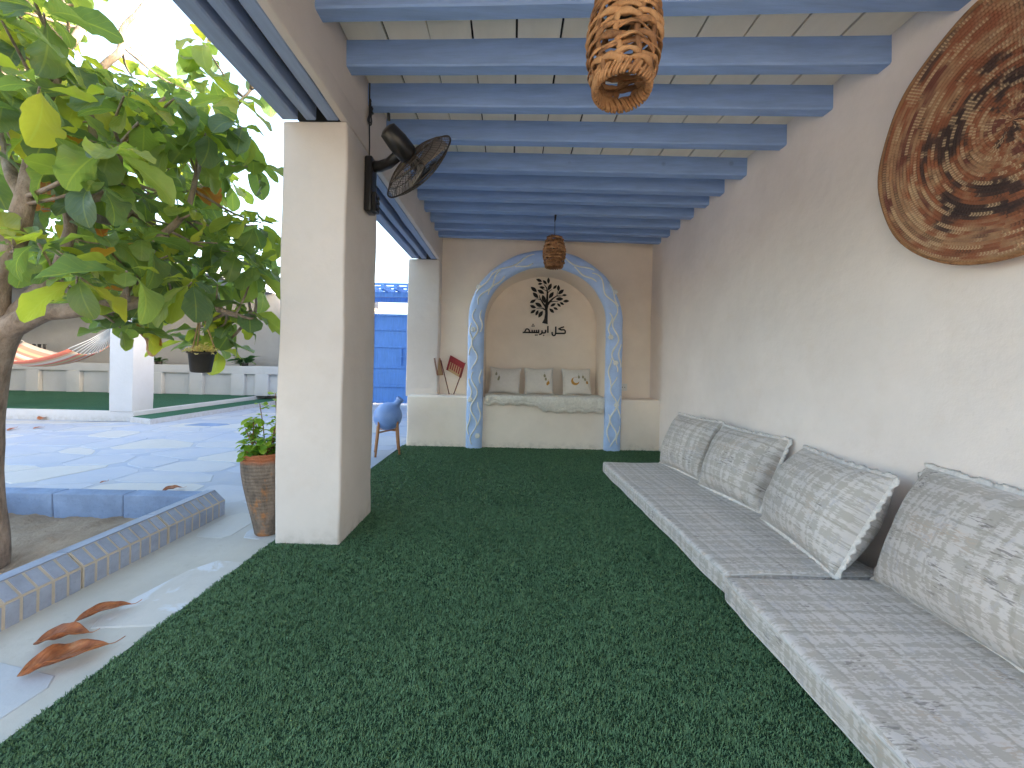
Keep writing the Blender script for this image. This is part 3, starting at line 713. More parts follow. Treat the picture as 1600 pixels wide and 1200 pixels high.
# ================================================================== TURF CARPET
car = MB().box((-1.285, -.9, -.0035), (XR+.01, 4.64, .003)).obj('turf_carpet', 'turf_back')
tag(car, 'dark green artificial grass carpet covering the veranda floor', 'carpet')
rng = np.random.default_rng(3)
def blades(y0, y1, dens, L, wd):
    A = (XR+1.285)*(y1-y0); n = int(A*dens)
    x = rng.uniform(-1.292, XR, n); y = rng.uniform(y0, y1, n)
    ex = 1.288-.03*np.clip((y-2)/2.6, 0, 1)+.006*np.sin(y*23)+.004*np.sin(y*61)
    k = (x > -ex) & ~((x > XO-.0) & (x < XL+.001) & (y > 2.085) & (y < 2.552)) & ~((x > 1.02) & (y < 3.5)) & ~((x > -1.2) & (y > 4.60)) & (np.abs(x) < 1.75*y+.3)
    x, y = x[k], y[k]; n = len(x)
    # clump direction field + random
    ph = 2.2*np.sin(x*41+1.3*np.sin(y*37))+2.1*np.sin(y*47+1.7*np.sin(x*29))+rng.normal(0, 1.9, n)
    d = np.stack([np.cos(ph), np.sin(ph), np.zeros(n)], 1); s = np.stack([-np.sin(ph), np.cos(ph), np.zeros(n)], 1)
    hump = .85+.2*np.sin(x*63+2*np.sin(y*31))*np.sin(y*71+2*np.sin(x*27))
    l = L*rng.uniform(.6, 1.25, n)*hump; ln = rng.uniform(.3, 1.1, n)
    b = np.stack([x, y, np.full(n, .001)], 1); wv_ = (wd*rng.uniform(.7, 1.3, n))[:, None]
    up = np.array([0, 0, 1.])
    mid = b+up*(l*.62)[:, None]+d*(l*ln*.28)[:, None]
    tip = b+up*(l*.92)[:, None]+d*(l*ln*.95)[:, None]
    V = np.stack([b-s*wv_*.5, b+s*wv_*.5, mid-s*wv_*.5, mid+s*wv_*.5, tip], 1)
    return V.reshape(-1, 3), n
Vs, N_ = [], 0
for a in ((.45, 1.7, 95000, .0115, .0022), (1.7, 2.7, 60000, .012, .0027), (2.7, 4.66, 26000, .013, .0042)):
    v, n = blades(*a); Vs.append(v); N_ += n
V = np.concatenate(Vs); base = np.arange(N_)[:, None]*5
quads = (base+np.array([0, 1, 3, 2])); tris = (base+np.array([2, 3, 4]))
me = bpy.data.meshes.new('grass_blades'); me.vertices.add(len(V)); me.vertices.foreach_set('co', V.ravel())
li = np.concatenate([np.concatenate([quads, tris], 1).ravel()]); me.loops.add(len(li)); me.loops.foreach_set('vertex_index', li.astype(np.int32))
st = np.empty(2*N_, np.int32); st[0::2] = np.arange(N_)*7; st[1::2] = np.arange(N_)*7+4
me.polygons.add(2*N_); me.polygons.foreach_set('loop_start', st); me.update(calc_edges=True); me.materials.append(M['turf'])
link('grass_blades', me, car, 'stuff')

# ================================================================== MATTRESSES AND CUSHIONS
def mattress(y0, y1, xf0, xf1, wd, th, label, seed):
    """front edge from (xf0,y0) to (xf1,y1)"""
    t = empty('floor_mattress', ((xf0+xf1)/2+wd/2, (y0+y1)/2, .012), (0, 0, math.atan2(-(xf1-xf0), y1-y0)), label, 'mattress', 'floor mattresses along the wall')
    L = y1-y0
    o = rough_box('mattress_pad', (-wd/2, -L/2, 0), (wd/2, L/2, th), 'fabric', t, .022, .07, .010, 3.5, seed, False)
    box_uv(o.data)
    for z, e in ((th-.012, .0), (.012, .0)):
        pts = []; hw, hl, r = wd/2-.002, L/2-.002, .03
        for cx_, cy_, a0 in ((hw-r, hl-r, 0), (-hw+r, hl-r, 90), (-hw+r, -hl+r, 180), (hw-r, -hl+r, 270)):
            for k in range(4):
                a = R(a0+30*k); pts.append(Vector((cx_+r*math.cos(a), cy_+r*math.sin(a), z)))
        full = []
        for i, p in enumerate(pts):
            q = pts[(i+1) % len(pts)]; m_ = max(1, int((q-p).length/.07))
            for k in range(m_): full.append(p.lerp(q, k/m_))
        full.append(full[0])
        full = [p+wob(p, 3.5, .010, seed)+wob(p, 14, .0035, seed) for p in full]
        MB().tube(full, .0035, 6, False).obj('piping', 'piping', t, True)
    return t
mattress(1.685, 3.60, .958, .880, .72, .098, 'patterned grey floor mattress at the far end, carrying three back cushions', 31)
mattress(-.25, 1.640, .925, .925, .74, .104, 'patterned grey floor mattress nearest the camera, carrying one big cushion', 32)

def pillow_f(u, v, W, H, T, pinch=.10, seed=0):
    e = (max(0, 1-abs(u)**2.2)**.56)*(max(0, 1-abs(v)**2.3)**.56)
    x = u*W/2*(1-pinch*(1-v*v)*.35*abs(u)**2); z = v*H/2*(1-pinch*(1-u*u)*.6*abs(v)**2)
    n_ = noise.noise(Vector((u*1.7+seed, v*1.7, seed*2)))*.10+noise.noise(Vector((u*5+seed, v*5, 3)))*.03
    return x, e*T/2*(1+n_), z
def pillow(name, root, W, H, T, m, seed=0, nu=30, nv=24, pinch=.1):
    mb = MB(); uvs = []; vs = []
    for sgn in (-1, 1):
        for j in range(nv+1):
            for i in range(nu+1):
                u = math.sin((i/nu-.5)*math.pi); v = math.sin((j/nv-.5)*math.pi)
                u = .6*u+.4*(2*i/nu-1); v = .6*v+.4*(2*j/nv-1)
                x, y, z = pillow_f(u, v, W, H, T, pinch, seed); vs.append((x, sgn*y, z)); uvs.append((x+seed*.77, z+seed*.41))
    fs = []; n1 = (nu+1)*(nv+1)
    for k in (0, 1):
        for j in range(nv):
            for i in range(nu):
                a = k*n1+j*(nu+1)+i; q = (a, a+1, a+nu+2, a+nu+1); fs.append(q if k == 0 else q[::-1])
    mb.add(vs, fs); me = mb.mesh(name, m, True, False)
    ul = me.uv_layers.new(name='UVMap').data
    for l in me.loops: ul[l.index].uv = uvs[l.vertex_index]
    return link(name, me, root)
def ruffle(root, W, H, seed, pinch=.1, wd=.024):
    """gathered trim standing off the seam all the way round"""
    random.seed(seed); per = []
    n = 150
    for a, b, c, d in ((-1, -1, 1, -1), (1, -1, 1, 1), (1, 1, -1, 1), (-1, 1, -1, -1)):
        for i in range(n):
            t = i/n; per.append((a+(c-a)*t, b+(d-b)*t))
    vs = []
    for k, (u, v) in enumerate(per):
        x, _, z = pillow_f(u*.985, v*.985, W, H, .1, pinch, 0); o = Vector((u*W, 0, v*H))
        if abs(u) > abs(v): o = Vector((math.copysign(1, u), 0, v**9))
        else: o = Vector((u**9, 0, math.copysign(1, v)))
        o.normalize(); yy = math.sin(k*.5)*.003+random.uniform(-.0015, .0015)
        wq = wd*(1+.14*math.sin(k*.37)+.08*math.sin(k*1.3)+random.uniform(-.05, .06))
        p = Vector((x, 0, z)); vs += [p+Vector((0, -.005, 0)), p+o*wq*.55+Vector((0, yy-.004, 0)), p+o*wq+Vector((0, yy*1.6, 0)), p+o*wq*.55+Vector((0, yy+.005, 0)), p+Vector((0, .005, 0))]
    m_ = len(per); fs = []
    for k in range(m_):
        a, b = 5*k, 5*((k+1) % m_)
        for j in range(4): fs.append((a+j, b+j, b+j+1, a+j+1))
    MB().add(vs, fs).obj('ruffle_trim', 'trim', root, True)
cl = ['back cushion farthest from the camera, in patterned grey brocade with white ruffle',
      'second back cushion from the far end, patterned grey with white ruffled edge',
      'third back cushion from the far end, turned so its fuzzy side edge shows',
      'largest and nearest back cushion, grey and lavender brocade, cut by the frame']
for k, (x, y, zr, al, W, H, T) in enumerate([(1.475, 3.31, 11, 22, .58, .50, .31), (1.52, 2.67, 10, 25, .58, .50, .33), (1.48, 1.98, -8, 27, .64, .495, .34), (1.555, 1.265, -3, 23, .76, .54, .36)]):
    root = empty('back_cushion', (x, y, .118), (R(-al), 0, R(-90+zr)), cl[k], 'cushion', 'back cushions on the floor mattresses')
    p = pillow('cushion_body', root, W, H, T, 'fabric_dk', k+1); p.location = (0, 0, H/2-.012)
    ruffle(root, W, H, k); root.children[-1].location = (0, 0, H/2-.012)

# ---- three small cushions on the niche ledge, with printed motifs
nl = ['small white cushion at the left of the niche ledge with faint grey motifs',
      'small white cushion in the middle of the niche ledge, motifs near its right edge',
      'small white cushion at the right of the niche ledge with a gold crescent']
def motif(root, W, H, T, x, z, kind, seed, lean):
    mb = MB(); base = lambda a, b: Vector((a, -pillow_f(min(.97, max(-.97, 2*a/W)), min(.97, max(-.97, 2*b/H)), W, H, T, .1, seed)[1]-.0025, b+H/2-.008))
    if kind == 'moon':
        n = 22; o = [(x+.052*math.cos(a), z+.052*math.sin(a)) for a in [R(70)+R(270)*i/n for i in range(n+1)]]
        i_ = [(x+.014+.040*math.cos(a), z+.016+.040*math.sin(a)) for a in [R(70)+R(270)*i/n for i in range(n+1)]]
        vs = [base(*p) for p in o]+[base(*p) for p in i_]; mb.add(vs, [(k, k+1, n+2+k, n+1+k) for k in range(n)]); mb.obj('moon_print', 'gold', root)
    else:
        pr = [(0, .026), (.012, .012), (.014, -.010), (.006, -.02), (-.006, -.02), (-.014, -.010), (-.012, .012)]
        mb.add([base(x+a, z+b) for a, b in pr], [tuple(range(7))]); mb.add([base(x-.001, z+.026), base(x+.001, z+.026), base(x+.001, z+.05), base(x-.001, z+.05)], [(0, 1, 2, 3)])
        mb.obj('lantern_print', 'gold' if kind == 'gold' else 'grey_print', root)
for k, (px, W, H, al, ry, mot) in enumerate([(787, .41, .36, 17, 2, [(-.11, .07, 'g'), (-.07, .02, 'g'), (-.075, -.0, 'g')]), (842, .38, .36, 15, 0, [(.07, .06, 'g'), (.085, .015, 'g'), (.12, -.03, 'gold'), (.105, -.045, 'gold')]), (902, .38, .36, 16, -1, [(-.03, -.005, 'moon'), (.075, .05, 'g'), (.10, .02, 'g'), (.125, -.02, 'gold'), (.02, .05, 'g')])]):
    p = PY(px, 614, 4.93)
    root = empty('niche_cushion', (p.x, 4.93, LZ+.020), (R(-al), R(ry), R((-4, 1, 3)[k])), nl[k], 'cushion', 'small white cushions in the niche')
    b = pillow('cushion_body', root, W, H, .13, 'white_cloth', 8+k, 22, 20, .16); b.location = (0, 0, H/2-.008)
    for x, z, kd in mot: motif(root, W, H, .13, x, z, kd, 8+k, al)
    st = MB()       # stitched inner border
    lp = []
    for (a, b2), (c, d) in (((-.8, -.8), (.8, -.8)), ((.8, -.8), (.8, .8)), ((.8, .8), (-.8, .8)), ((-.8, .8), (-.8, -.8))):
        for i in range(12):
            u, v = a+(c-a)*i/12, b2+(d-b2)*i/12; x, y, z = pillow_f(u, v, W, H, .13, .16, 8+k); lp.append((x, -y-.001, z+H/2-.008))
    lp.append(lp[0]); st.tube(lp, .0016, 5, False).obj('stitching', 'trim', root, True)

# ---- cream rug on the niche ledge, hanging over the front
rug = empty('cream_rug', (.4, 4.62, LZ), label='cream shaggy rug on the niche ledge hanging over its front edge', cat='rug')
rx0, rx1 = ACX-.70, ACX+.725; nxr, nyr = 60, 18; mb = MB(); vs = []
random.seed(8)
def rugp(i, j):
    x = rx0+(rx1-rx0)*i/nxr; tt = i/nxr
    drop = .060+.075*(1/(1+math.exp(-(tt-.45)*40)))+.012*math.sin(i*.9)
    top = .32; tot = top+drop; s = tot*j/nyr; zn = .016+.010*noise.noise(Vector((x*7, s*9, 1)))
    if s < top: return Vector((x-.4, (4.60-.016)+top-s-4.62, zn+.004))
    return Vector((x-.4, 4.60-.020-4.62-.012*abs(noise.noise(Vector((x*9, s*8, 4)))), .012-(s-top)))
vs = [rugp(i, j) for i in range(nxr+1) for j in range(nyr+1)]
mb.add(vs, [(i*(nyr+1)+j, (i+1)*(nyr+1)+j, (i+1)*(nyr+1)+j+1, i*(nyr+1)+j+1) for i in range(nxr) for j in range(nyr)])
o = mb.obj('rug_cloth', 'rug', rug, True); so_ = o.modifiers.new('thick', 'SOLIDIFY'); so_.thickness = .008; so_.offset = 0
fr = MB()
for k in range(1100):
    i = random.uniform(0, nxr-1); j = random.choice([nyr]*3+[random.uniform(6, nyr)]); p = rugp(i, j)
    q = p+Vector((random.uniform(-.015, .015), -.004-random.uniform(0, .008), -random.uniform(.02, .05)))
    fr.tube([p+Vector((0, -.006, .004)), (p+q)/2+Vector((random.uniform(-.004, .004), -.008, 0)), q], [.0035, .003, .0012], 4)
fr.obj('fringe', 'rug', rug, True, 'stuff')

# ================================================================== WALL BASKET PLAQUE
bp = empty('woven_wall_plaque', (XR-.012, 1.37, 1.91), (0, R(-90), 0), 'large round coiled palm-fibre tray in browns hanging on the right wall', 'wall basket')
Rb = .452; bp.scale = (1.1, 1, 1); prof = [(.0005, .0)]
nc = int(Rb/.0125)
for k in range(nc):
    for t in (0, .25, .5, .75):
        r = .0125*(k+t); prof.append((max(.001, r), .012+.0045*abs(math.sin(math.pi*t))+.050*(r/Rb)**3-.0))
prof.append((Rb, .055)); prof.append((Rb-.002, .040)); prof.append((Rb*.8, .012)); prof.append((Rb*.4, .0))
MB().lathe(prof, 120).obj('coiled_tray', 'coil', bp, True)
mb = MB(); mb.tube([(Rb*math.cos(a), Rb*math.sin(a), .052+.003*math.sin(9*a)) for a in [2*math.pi*i/96 for i in range(97)]], .0075, 8, False); mb.obj('rim', 'wicker', bp, True)

# ================================================================== WICKER LANTERNS
def lantern(loc, Rm, Hh, zc, label, rows, tilt, seed):
    random.seed(seed); t = empty('wicker_lantern', loc, tilt, label, 'lantern', 'wicker lanterns hanging from the ceiling')
    def rad(z): q = z/Hh; return Rm*(.60+.40*math.sin(math.pi*min(1, max(0, .10+.84*q)))**.85)*(1.0 if q < .5 else 1-.10*(q-.5)*2)
    nrib = 11
    for k in range(nrib):
        a0 = 2*math.pi*k/nrib; pts = [(rad(Hh*i/14)*math.cos(a0+.08*math.sin(i)), rad(Hh*i/14)*math.sin(a0+.08*math.sin(i)), Hh*i/14) for i in range(15)]
        MB().tube(pts, .010*Rm/.11, 6, True, .35, (math.cos(a0), math.sin(a0), 0)).obj('rib', 'wicker', t, True)
    for r in range(rows):
        z = Hh*(.11+.86*r/(rows-1)); n = 88; ph = r*math.pi; pts = []; h0 = random.uniform(0, 6)
        for i in range(n+1):
            a = 2*math.pi*i/n; ww = math.cos(nrib*a/2*1+ph/1) if False else math.sin(nrib*a*.5+ph)
            rr = rad(z)+.0056*Rm/.11*ww; zz = z+.007*math.sin(2*a+h0)+.004*math.sin(5*a+h0*2)+random.uniform(-.001, .001)
            pts.append((rr*math.cos(a), rr*math.sin(a), zz))
        MB().tube(pts, [.0034*Rm/.11*(1+.25*math.sin(.35*i+h0)+.12*math.sin(1.1*i)) for i in range(n+1)], 6, False, 3.0*(18./rows), (0, 0, 1)).obj('weave_strand', 'wicker', t, True)
    # wrapped rim at the mouth and top ring
    for z, rr in ((Hh-.004, rad(Hh)*.82), (.010, rad(0))):
        mb = MB()
        mb.tube([(rr*math.cos(2*math.pi*i/60), rr*math.sin(2*math.pi*i/60), z) for i in range(61)], (.0075 if z < .02 else .011)*Rm/.11, 8, False)
        if z > .02: mb.obj('top_ring', 'wicker', t, True)
    for i in range(46):
        a = 2*math.pi*i/46+random.uniform(-.04, .04); q = rad(0); d = Vector((math.cos(a), math.sin(a), 0)); sd = Vector((-math.sin(a), math.cos(a), 0))
        pts = [d*(q+.0078*Rm/.11*math.cos(b))+Vector((0, 0, .016+.022*math.sin(b)))+sd*(.012*math.sin(b)) for b in [R(40*k) for k in range(10)]]
        mb.tube(pts, .0048*Rm/.11, 5, False)
    mb.obj('wrapped_rim', 'wicker', t, True)
    mb = MB(); mb.tube([(0, 0, Hh*.55), (0, 0, Hh*.60), (0, 0, Hh*.78), (0, 0, Hh*.80)], [.006, .019, .019, .006], 12); mb.obj('lamp_socket', 'black_plastic', t, True)
    mb = MB(); mb.tube([(rad(Hh)*.8, 0, Hh), (0, 0, Hh+.004), (-rad(Hh)*.8, 0, Hh)], .004, 6); mb.tube([(0, rad(Hh)*.8, Hh), (0, 0, Hh+.004), (0, -rad(Hh)*.8, Hh)], .004, 6); mb.obj('cross_stay', 'wicker', t, True)
    mb = MB(); top = zc-loc[2]; mb.tube([(0, 0, Hh*.8), (.002, 0, Hh), (.004, .002, (Hh+top)/2), (0, 0, top-.05), (0, 0, top)], .0028, 6)
    mb.tube([(-.003, 0, top-.075), (.004, 0, top-.05), (.010, 0, top)], [.004, .009, .012], 8); mb.obj('cord', 'black_plastic', t, True)
lantern((.318, 1.16, 1.832), .106, .345, zb(.325, 1.15)+.137, 'big wicker lantern hanging close overhead at the top of the picture', 21, (R(-2), R(3), .3), 4)
lantern((.422, 3.911, 2.005), .112, .30, zb(.42, 3.95)+.002, 'small-looking wicker lantern hanging in front of the arch crown', 17, (0, 0, .8), 9)

# ================================================================== WALL FAN
fb = PX(572, 290, XL)
fan = empty('wall_fan', (XL, fb.y, fb.z), label='black wall-mounted fan with tilted wire cage on the white column', cat='fan')
rel = lambda p: Vector(p)-Vector((XL, fb.y, fb.z))
o = rough_box('wall_plate', (.004, -.045, -.17), (.050, .045, .165), 'black_plastic', fan, .012, .2, 0, 1, 0)
mb = MB(); mb.box((.046, -.03, -.165), (.072, .03, -.05)); mb.obj('control_box', 'black_plastic', fan)
for z in (-.14, -.11, -.08):
    MB().tube([(.072, 0, z), (.084, 0, z)], .009, 10).obj('knob', 'black_plastic', fan, True)
fc = Vector((-.566, 2.25, 2.15)); fn = Vector((.56, .66, -.50)).normalized(); hc = rel(fc)
MB().tube([(.03, 0, .115), (.09, -.01, .115), (.15, -.03, .125), hc-fn*.11], [.034, .032, .030, .030], 12).obj('arm', 'black_plastic', fan, True)
MB().tube([hc-fn*.245, hc-fn*.235, hc-fn*.16, hc-fn*.085, hc-fn*.06], [.028, .050, .060, .058, .038], 20).obj('motor_housing', 'black_plastic', fan, True)
k = (hc-fn*.215); MB().tube([k+Vector((0, -.03, .05)), k+Vector((0, -.035, .085))], .009, 10).obj('oscillation_knob', 'black_plastic', fan, True)
Q = fn.to_track_quat('Z', 'Y').to_matrix()
L2 = lambda x, y, z: hc+Q @ Vector((x, y, z))
RF = .245
for nm, sg, dep in (('rear_cage', -1, .062), ('front_cage', 1, .055)):
    mb = MB()
    for i in range(54):
        a = 2*math.pi*i/54+(0 if sg > 0 else .05); tw = .25*sg
        mb.tube([L2(r*math.cos(a+tw*(1-r/RF)), r*math.sin(a+tw*(1-r/RF)), sg*dep*(1-(r/RF)**3.2)) for r in (.045, .09, .135, .18, .215, .235, RF)], .0014, 4, False)
    for r in (.045, .10, .155, .205, RF):
        mb.tube([L2(r*math.cos(2*math.pi*i/48), r*math.sin(2*math.pi*i/48), sg*dep*(1-(r/RF)**3.2)) for i in range(49)], .0022 if r < RF else .005, 6, False)
    mb.obj(nm, 'fan_cage', fan, True)
mb = MB(); mb.tube([L2(0, 0, .050), L2(0, 0, .058)], .046, 20); mb.obj('cage_badge', 'black_plastic', fan, True)
for i in range(3):
    mb = MB(); vs = []
    for r_i in range(7):
        r = .035+.175*r_i/6
        for t in range(6):
            a = 2*math.pi*i/3+(-.55+1.15*t/5)*(.55+.45*math.sin(math.pi*min(1, .15+.8*r_i/6))); vs.append(L2(r*math.cos(a), r*math.sin(a), -.018+.036*t/5))
    mb.add(vs, [(p*6+q, p*6+q+1, (p+1)*6+q+1, (p+1)*6+q) for p in range(6) for q in range(5)]); o = mb.obj('blade', 'fan_blade', fan, True)
    md = o.modifiers.new('t', 'SOLIDIFY'); md.thickness = .003
MB().tube([L2(0, 0, -.06), L2(0, 0, -.03), L2(0, 0, .03), L2(0, 0, .038)], [.03, .036, .036, .015], 16).obj('hub', 'black_plastic', fan, True)
mb = MB(); c0 = rel(PX(578, 122, XL+.008)); pA = rel(PX(577, 175, XL+.010)); 
mb.tube([c0+Vector((.02, 0, .01)), c0, (c0+pA)/2, pA, Vector((.012, .012, .25)), Vector((.014, .004, .16))], .0042, 7)
for da, rr in ((0, 1), (.5, .9), (-.35, .8)):
    mb.tube([pA+Vector((.010+.005*math.sin(3*a), (.016+.008*da)*math.sin(a)+.02*math.cos(a)*(.6+da), .088*rr*math.cos(a)+.0)) for a in [2*math.pi*i/28 for i in range(29)]], .0038, 6, False)
mb.tube([pA+Vector((.012, -.014, 0)), pA+Vector((.016, .014, 0))], .008, 8)
mb.obj('power_cord', 'black_plastic', fan, True)
mb = MB(); mb.tube([c0+Vector((-.006, 0, .004)), c0+Vector((.028, 0, .014)), c0+Vector((.034, 0, .034))], [.010, .010, .006], 8); mb.obj('cord_clip', 'black_plastic', fan, True)

# ================================================================== LEDGE ITEMS
def hand_fan(label, foot, top, c, ux, uz, w_, h_, edge):
    root = empty('hand_fan', foot, (0, 0, 0), label, 'hand fan', 'woven hand fans on the ledge')
    f = Vector(foot); tp = Vector(top)-f
    MB().tube([(0, 0, 0), tp*.5, tp], [.007, .007, .006], 7).obj('stick', 'darkred', root, True)
    ux, uz = Vector(ux).normalized(), Vector(uz).normalized(); nm = ux.cross(uz)
    cc = Vector(c)-f; nq = 8
    def sheet(n, m, a0, a1, b0, b1, off, th):
        mb = MB(); vs = []
        for s in (0, 1):
            for i in range(nq+1):
                for j in range(nq+1):
                    a = a0+(a1-a0)*i/nq; b = b0+(b1-b0)*j/nq; vs.append(cc+ux*a*w_+uz*b*h_+nm*(off+s*th+.006*math.sin(a*4)))
        K = (nq+1)**2
        mb.add(vs, [(i*(nq+1)+j, (i+1)*(nq+1)+j, (i+1)*(nq+1)+j+1, i*(nq+1)+j+1) for i in range(nq) for j in range(nq)]+[(K+i*(nq+1)+j, K+(i+1)*(nq+1)+j, K+(i+1)*(nq+1)+j+1, K+i*(nq+1)+j+1) for i in range(nq) for j in range(nq)])
        mb.obj(n, m, root, True)
    sheet('woven_blade', 'straw', -.5, .5, -.5, .5, 0, .006)
    sheet('red_band', 'red_weave', -.5, .5, .12, .52, -.003, .012) if edge else None
    sheet('red_border', 'red_weave', -.53, -.40, -.5, .5, -.003, .012); sheet('red_border', 'red_weave', .40, .53, -.5, .5, -.003, .012)
    if edge:
        for q in range(5): sheet('red_stripe', 'red_weave', -.34+.15*q, -.26+.15*q, -.34, .14, -.0025, .011)
P = lambda px, py, Y: PY(px, py, Y)
f1 = P(709, 612, 4.80); f1.z = LZ+.008
hand_fan('woven straw hand fan with red stripes spread open on the left ledge', f1, P(727, 567, 4.90), P(712, 573, 4.90), P(723, 580, 4.90)-P(698, 566, 4.93), P(716, 560, 4.9)-P(708, 588, 4.9), .21, .19, True)
f2 = P(702, 612, 4.78); f2.z = LZ+.008
hand_fan('dark straw hand fan seen edge-on against the pillar on the left ledge', f2, P(689, 563, 4.86), P(685, 573, 4.85), Vector((.25, 1, 0)), Vector((-.2, 0, 1)), .14, .22, False)
p = P(736, 609, 4.76)
bx_ = empty('small_box', (p.x, 4.76, LZ+.004), label='small grey box beside the blue arch on the left ledge', cat='box')
rough_box('box_body', (-.045, -.035, 0), (.045, .035, .055), 'grey_box', bx_, .004, .1, 0); rough_box('box_lid', (-.047, -.037, .0555), (.047, .037, .070), 'white_plastic', bx_, .003, .1, 0)
p = P(974, 605, YB-.012)
so2 = empty('wall_socket', (p.x, YB-.012, p.z), label='white wall socket beside the right foot of the arch', cat='socket')
rough_box('socket_plate', (-.045, -.010, -.045), (.045, .010, .045), 'white_plastic', so2, .004, .1, 0); 
for dx in (-.015, .015): MB().tube([(dx, -.0125, 0), (dx, -.008, 0)], .005, 8).obj('socket_hole', 'black', so2)

# ================================================================== PLANTER
pl = empty('tree_planter', (-2.5, 1.4, 0), label='low square planter with pale blue kerb stones around the tree', cat='planter')
def plk(mb, name, m, smooth=False):
    o = mb.obj(name, m, pl, smooth); o.location = (2.5, -1.4, 0); return o
x0, x1, y0, y1 = PL; KT = .14
random.seed(3)
y = y1; blk = 0
while y > y0+.1:
    ln = .418; ya, yb_ = y-ln+.006, y
    core = MB().prism([(x1-.115, -.05), (x1, -.05), (x1, .082), (x1-.062, KT), (x1-.115, KT)], 'y', ya, yb_); plk(core, 'kerb_block', 'kerb_core')
    plk(MB().box((x1-.125, ya+.001, -.05), (x1-.1155, yb_-.001, KT-.004)), 'kerb_lining', 'kerb_blue'); plk(MB().box((x1-.118, ya, KT+.0005), (x1-.064, yb_, KT+.006)), 'kerb_cap', 'kerb_tile')
    nt = 8; tw = (yb_-ya)/nt
    for k in range(nt):
        a, b = ya+tw*k+.0065, ya+tw*(k+1)-.0065; j = random.uniform(-.0015, .0015); e = .004
        plk(MB().hexa([(x1, a, -.012), (x1, b, -.012), (x1, b, .076), (x1, a, .076), (x1+e+j, a, -.012), (x1+e+j, b, -.012), (x1+e+j, b, .074), (x1+e+j, a, .074)]), 'kerb_tile', 'kerb_tile')
        n_ = Vector((.058, 0, .062)).normalized()*(e+j); q0, q1 = Vector((x1-.003, 0, .085)), Vector((x1-.060, 0, .1385))
        c8 = [q0+Vector((0, a, 0)), q0+Vector((0, b, 0)), q1+Vector((0, b, 0)), q1+Vector((0, a, 0))]
        plk(MB().hexa(c8+[c+n_ for c in c8]), 'kerb_tile', 'kerb_tile')
    y -= ln; blk += 1
def kerb_run(axis, fixed0, fixed1, a, b, n):
    for k in range(n):
        s, e = a+(b-a)*k/n+.003, a+(b-a)*(k+1)/n-.003
        if axis == 'x': o = rough_box('kerb_block', (s, fixed0, -.05), (e, fixed1, KT-.004), 'kerb_blue', pl, .008, .1, .006, 6, k)
        else: o = rough_box('kerb_block', (fixed0, s, -.05), (fixed1, e, KT-.004), 'kerb_blue', pl, .008, .1, .006, 6, k+9)
        o.location = (2.5, -1.4, 0)
kerb_run('x', y1-.10, y1, x0, x1-.128, 3); kerb_run('y', x0, x0+.10, y0, y1-.105, 5); kerb_run('x', y0, y0+.1, x0+.105, x1-.128, 3)
ns = 44; sx0, sx1, sy0, sy1 = x0+.07, x1-.09, y0+.07, y1-.07
vs = []
for i in range(ns+1):
    for j in range(ns+1):
        x = sx0+(sx1-sx0)*i/ns; y = sy0+(sy1-sy0)*j/ns
        vs.append((x, y, -.005+.05*noise.noise(Vector((x*2.2, y*2.2, 0)))+.025*noise.noise(Vector((x*8, y*8, 2)))+.01*noise.noise(Vector((x*25, y*25, 2)))))
plk(MB().add(vs, [(i*(ns+1)+j, (i+1)*(ns+1)+j, (i+1)*(ns+1)+j+1, i*(ns+1)+j+1) for i in range(ns) for j in range(ns)]), 'soil', 'soil', True)

# ================================================================== TREE
TB = Vector((-2.46, 1.78, -.02))
tree = empty('almond_tree', TB, label='broad-leaved tree with big leathery leaves growing from the blue planter', cat='tree')
T = lambda p: Vector(p)-TB
def spline(pts, k=6):
    out = []; n = len(pts)
    for i in range(n-1):
        p0, p1, p2, p3 = pts[max(0, i-1)], pts[i], pts[i+1], pts[min(n-1, i+2)]
        for j in range(k):
            t = j/k; out.append(.5*((2*p1)+(p2-p0)*t+(2*p0-5*p1+4*p2-p3)*t*t+(3*p1-p0-3*p2+p3)*t**3))
    out.append(pts[-1]); return out
def limb(name, pts, r0, r1, n=10, seed=0):
    pts = [Vector(p) for p in pts]; sp = spline(pts); K = len(sp)
    sp = [p+wob(p, 6, .012 if 0 < i < K-1 else 0, seed) for i, p in enumerate(sp)]
    MB().tube([T(p) for p in sp], [(r0+(r1-r0)*i/(K-1))*(1+.14*noise.noise(p*5)) for i, p in enumerate(sp)], n).obj(name, 'bark', tree, True)
    return sp
B = lambda *a: PY(*a)
skel = []
fork = B(-4, 505, 1.74)
tb = TB+Vector((0, 0, -.02))
trunk = [tb, tb+Vector((.025, 0, .10)), B(-36, 760, 1.76), B(-33, 640, 1.75), B(-24, 560, 1.75), fork]
sp = spline([Vector(p) for p in trunk]); K = len(sp)
MB().tube([T(p) for p in sp], [(.125 if i == 0 else .092-.012*min(1, i/12)+.008*max(0, (i-18)/(K-18)))*(1+.10*noise.noise(p*6)) for i, p in enumerate(sp)], 18).obj('trunk', 'bark', tree, True)
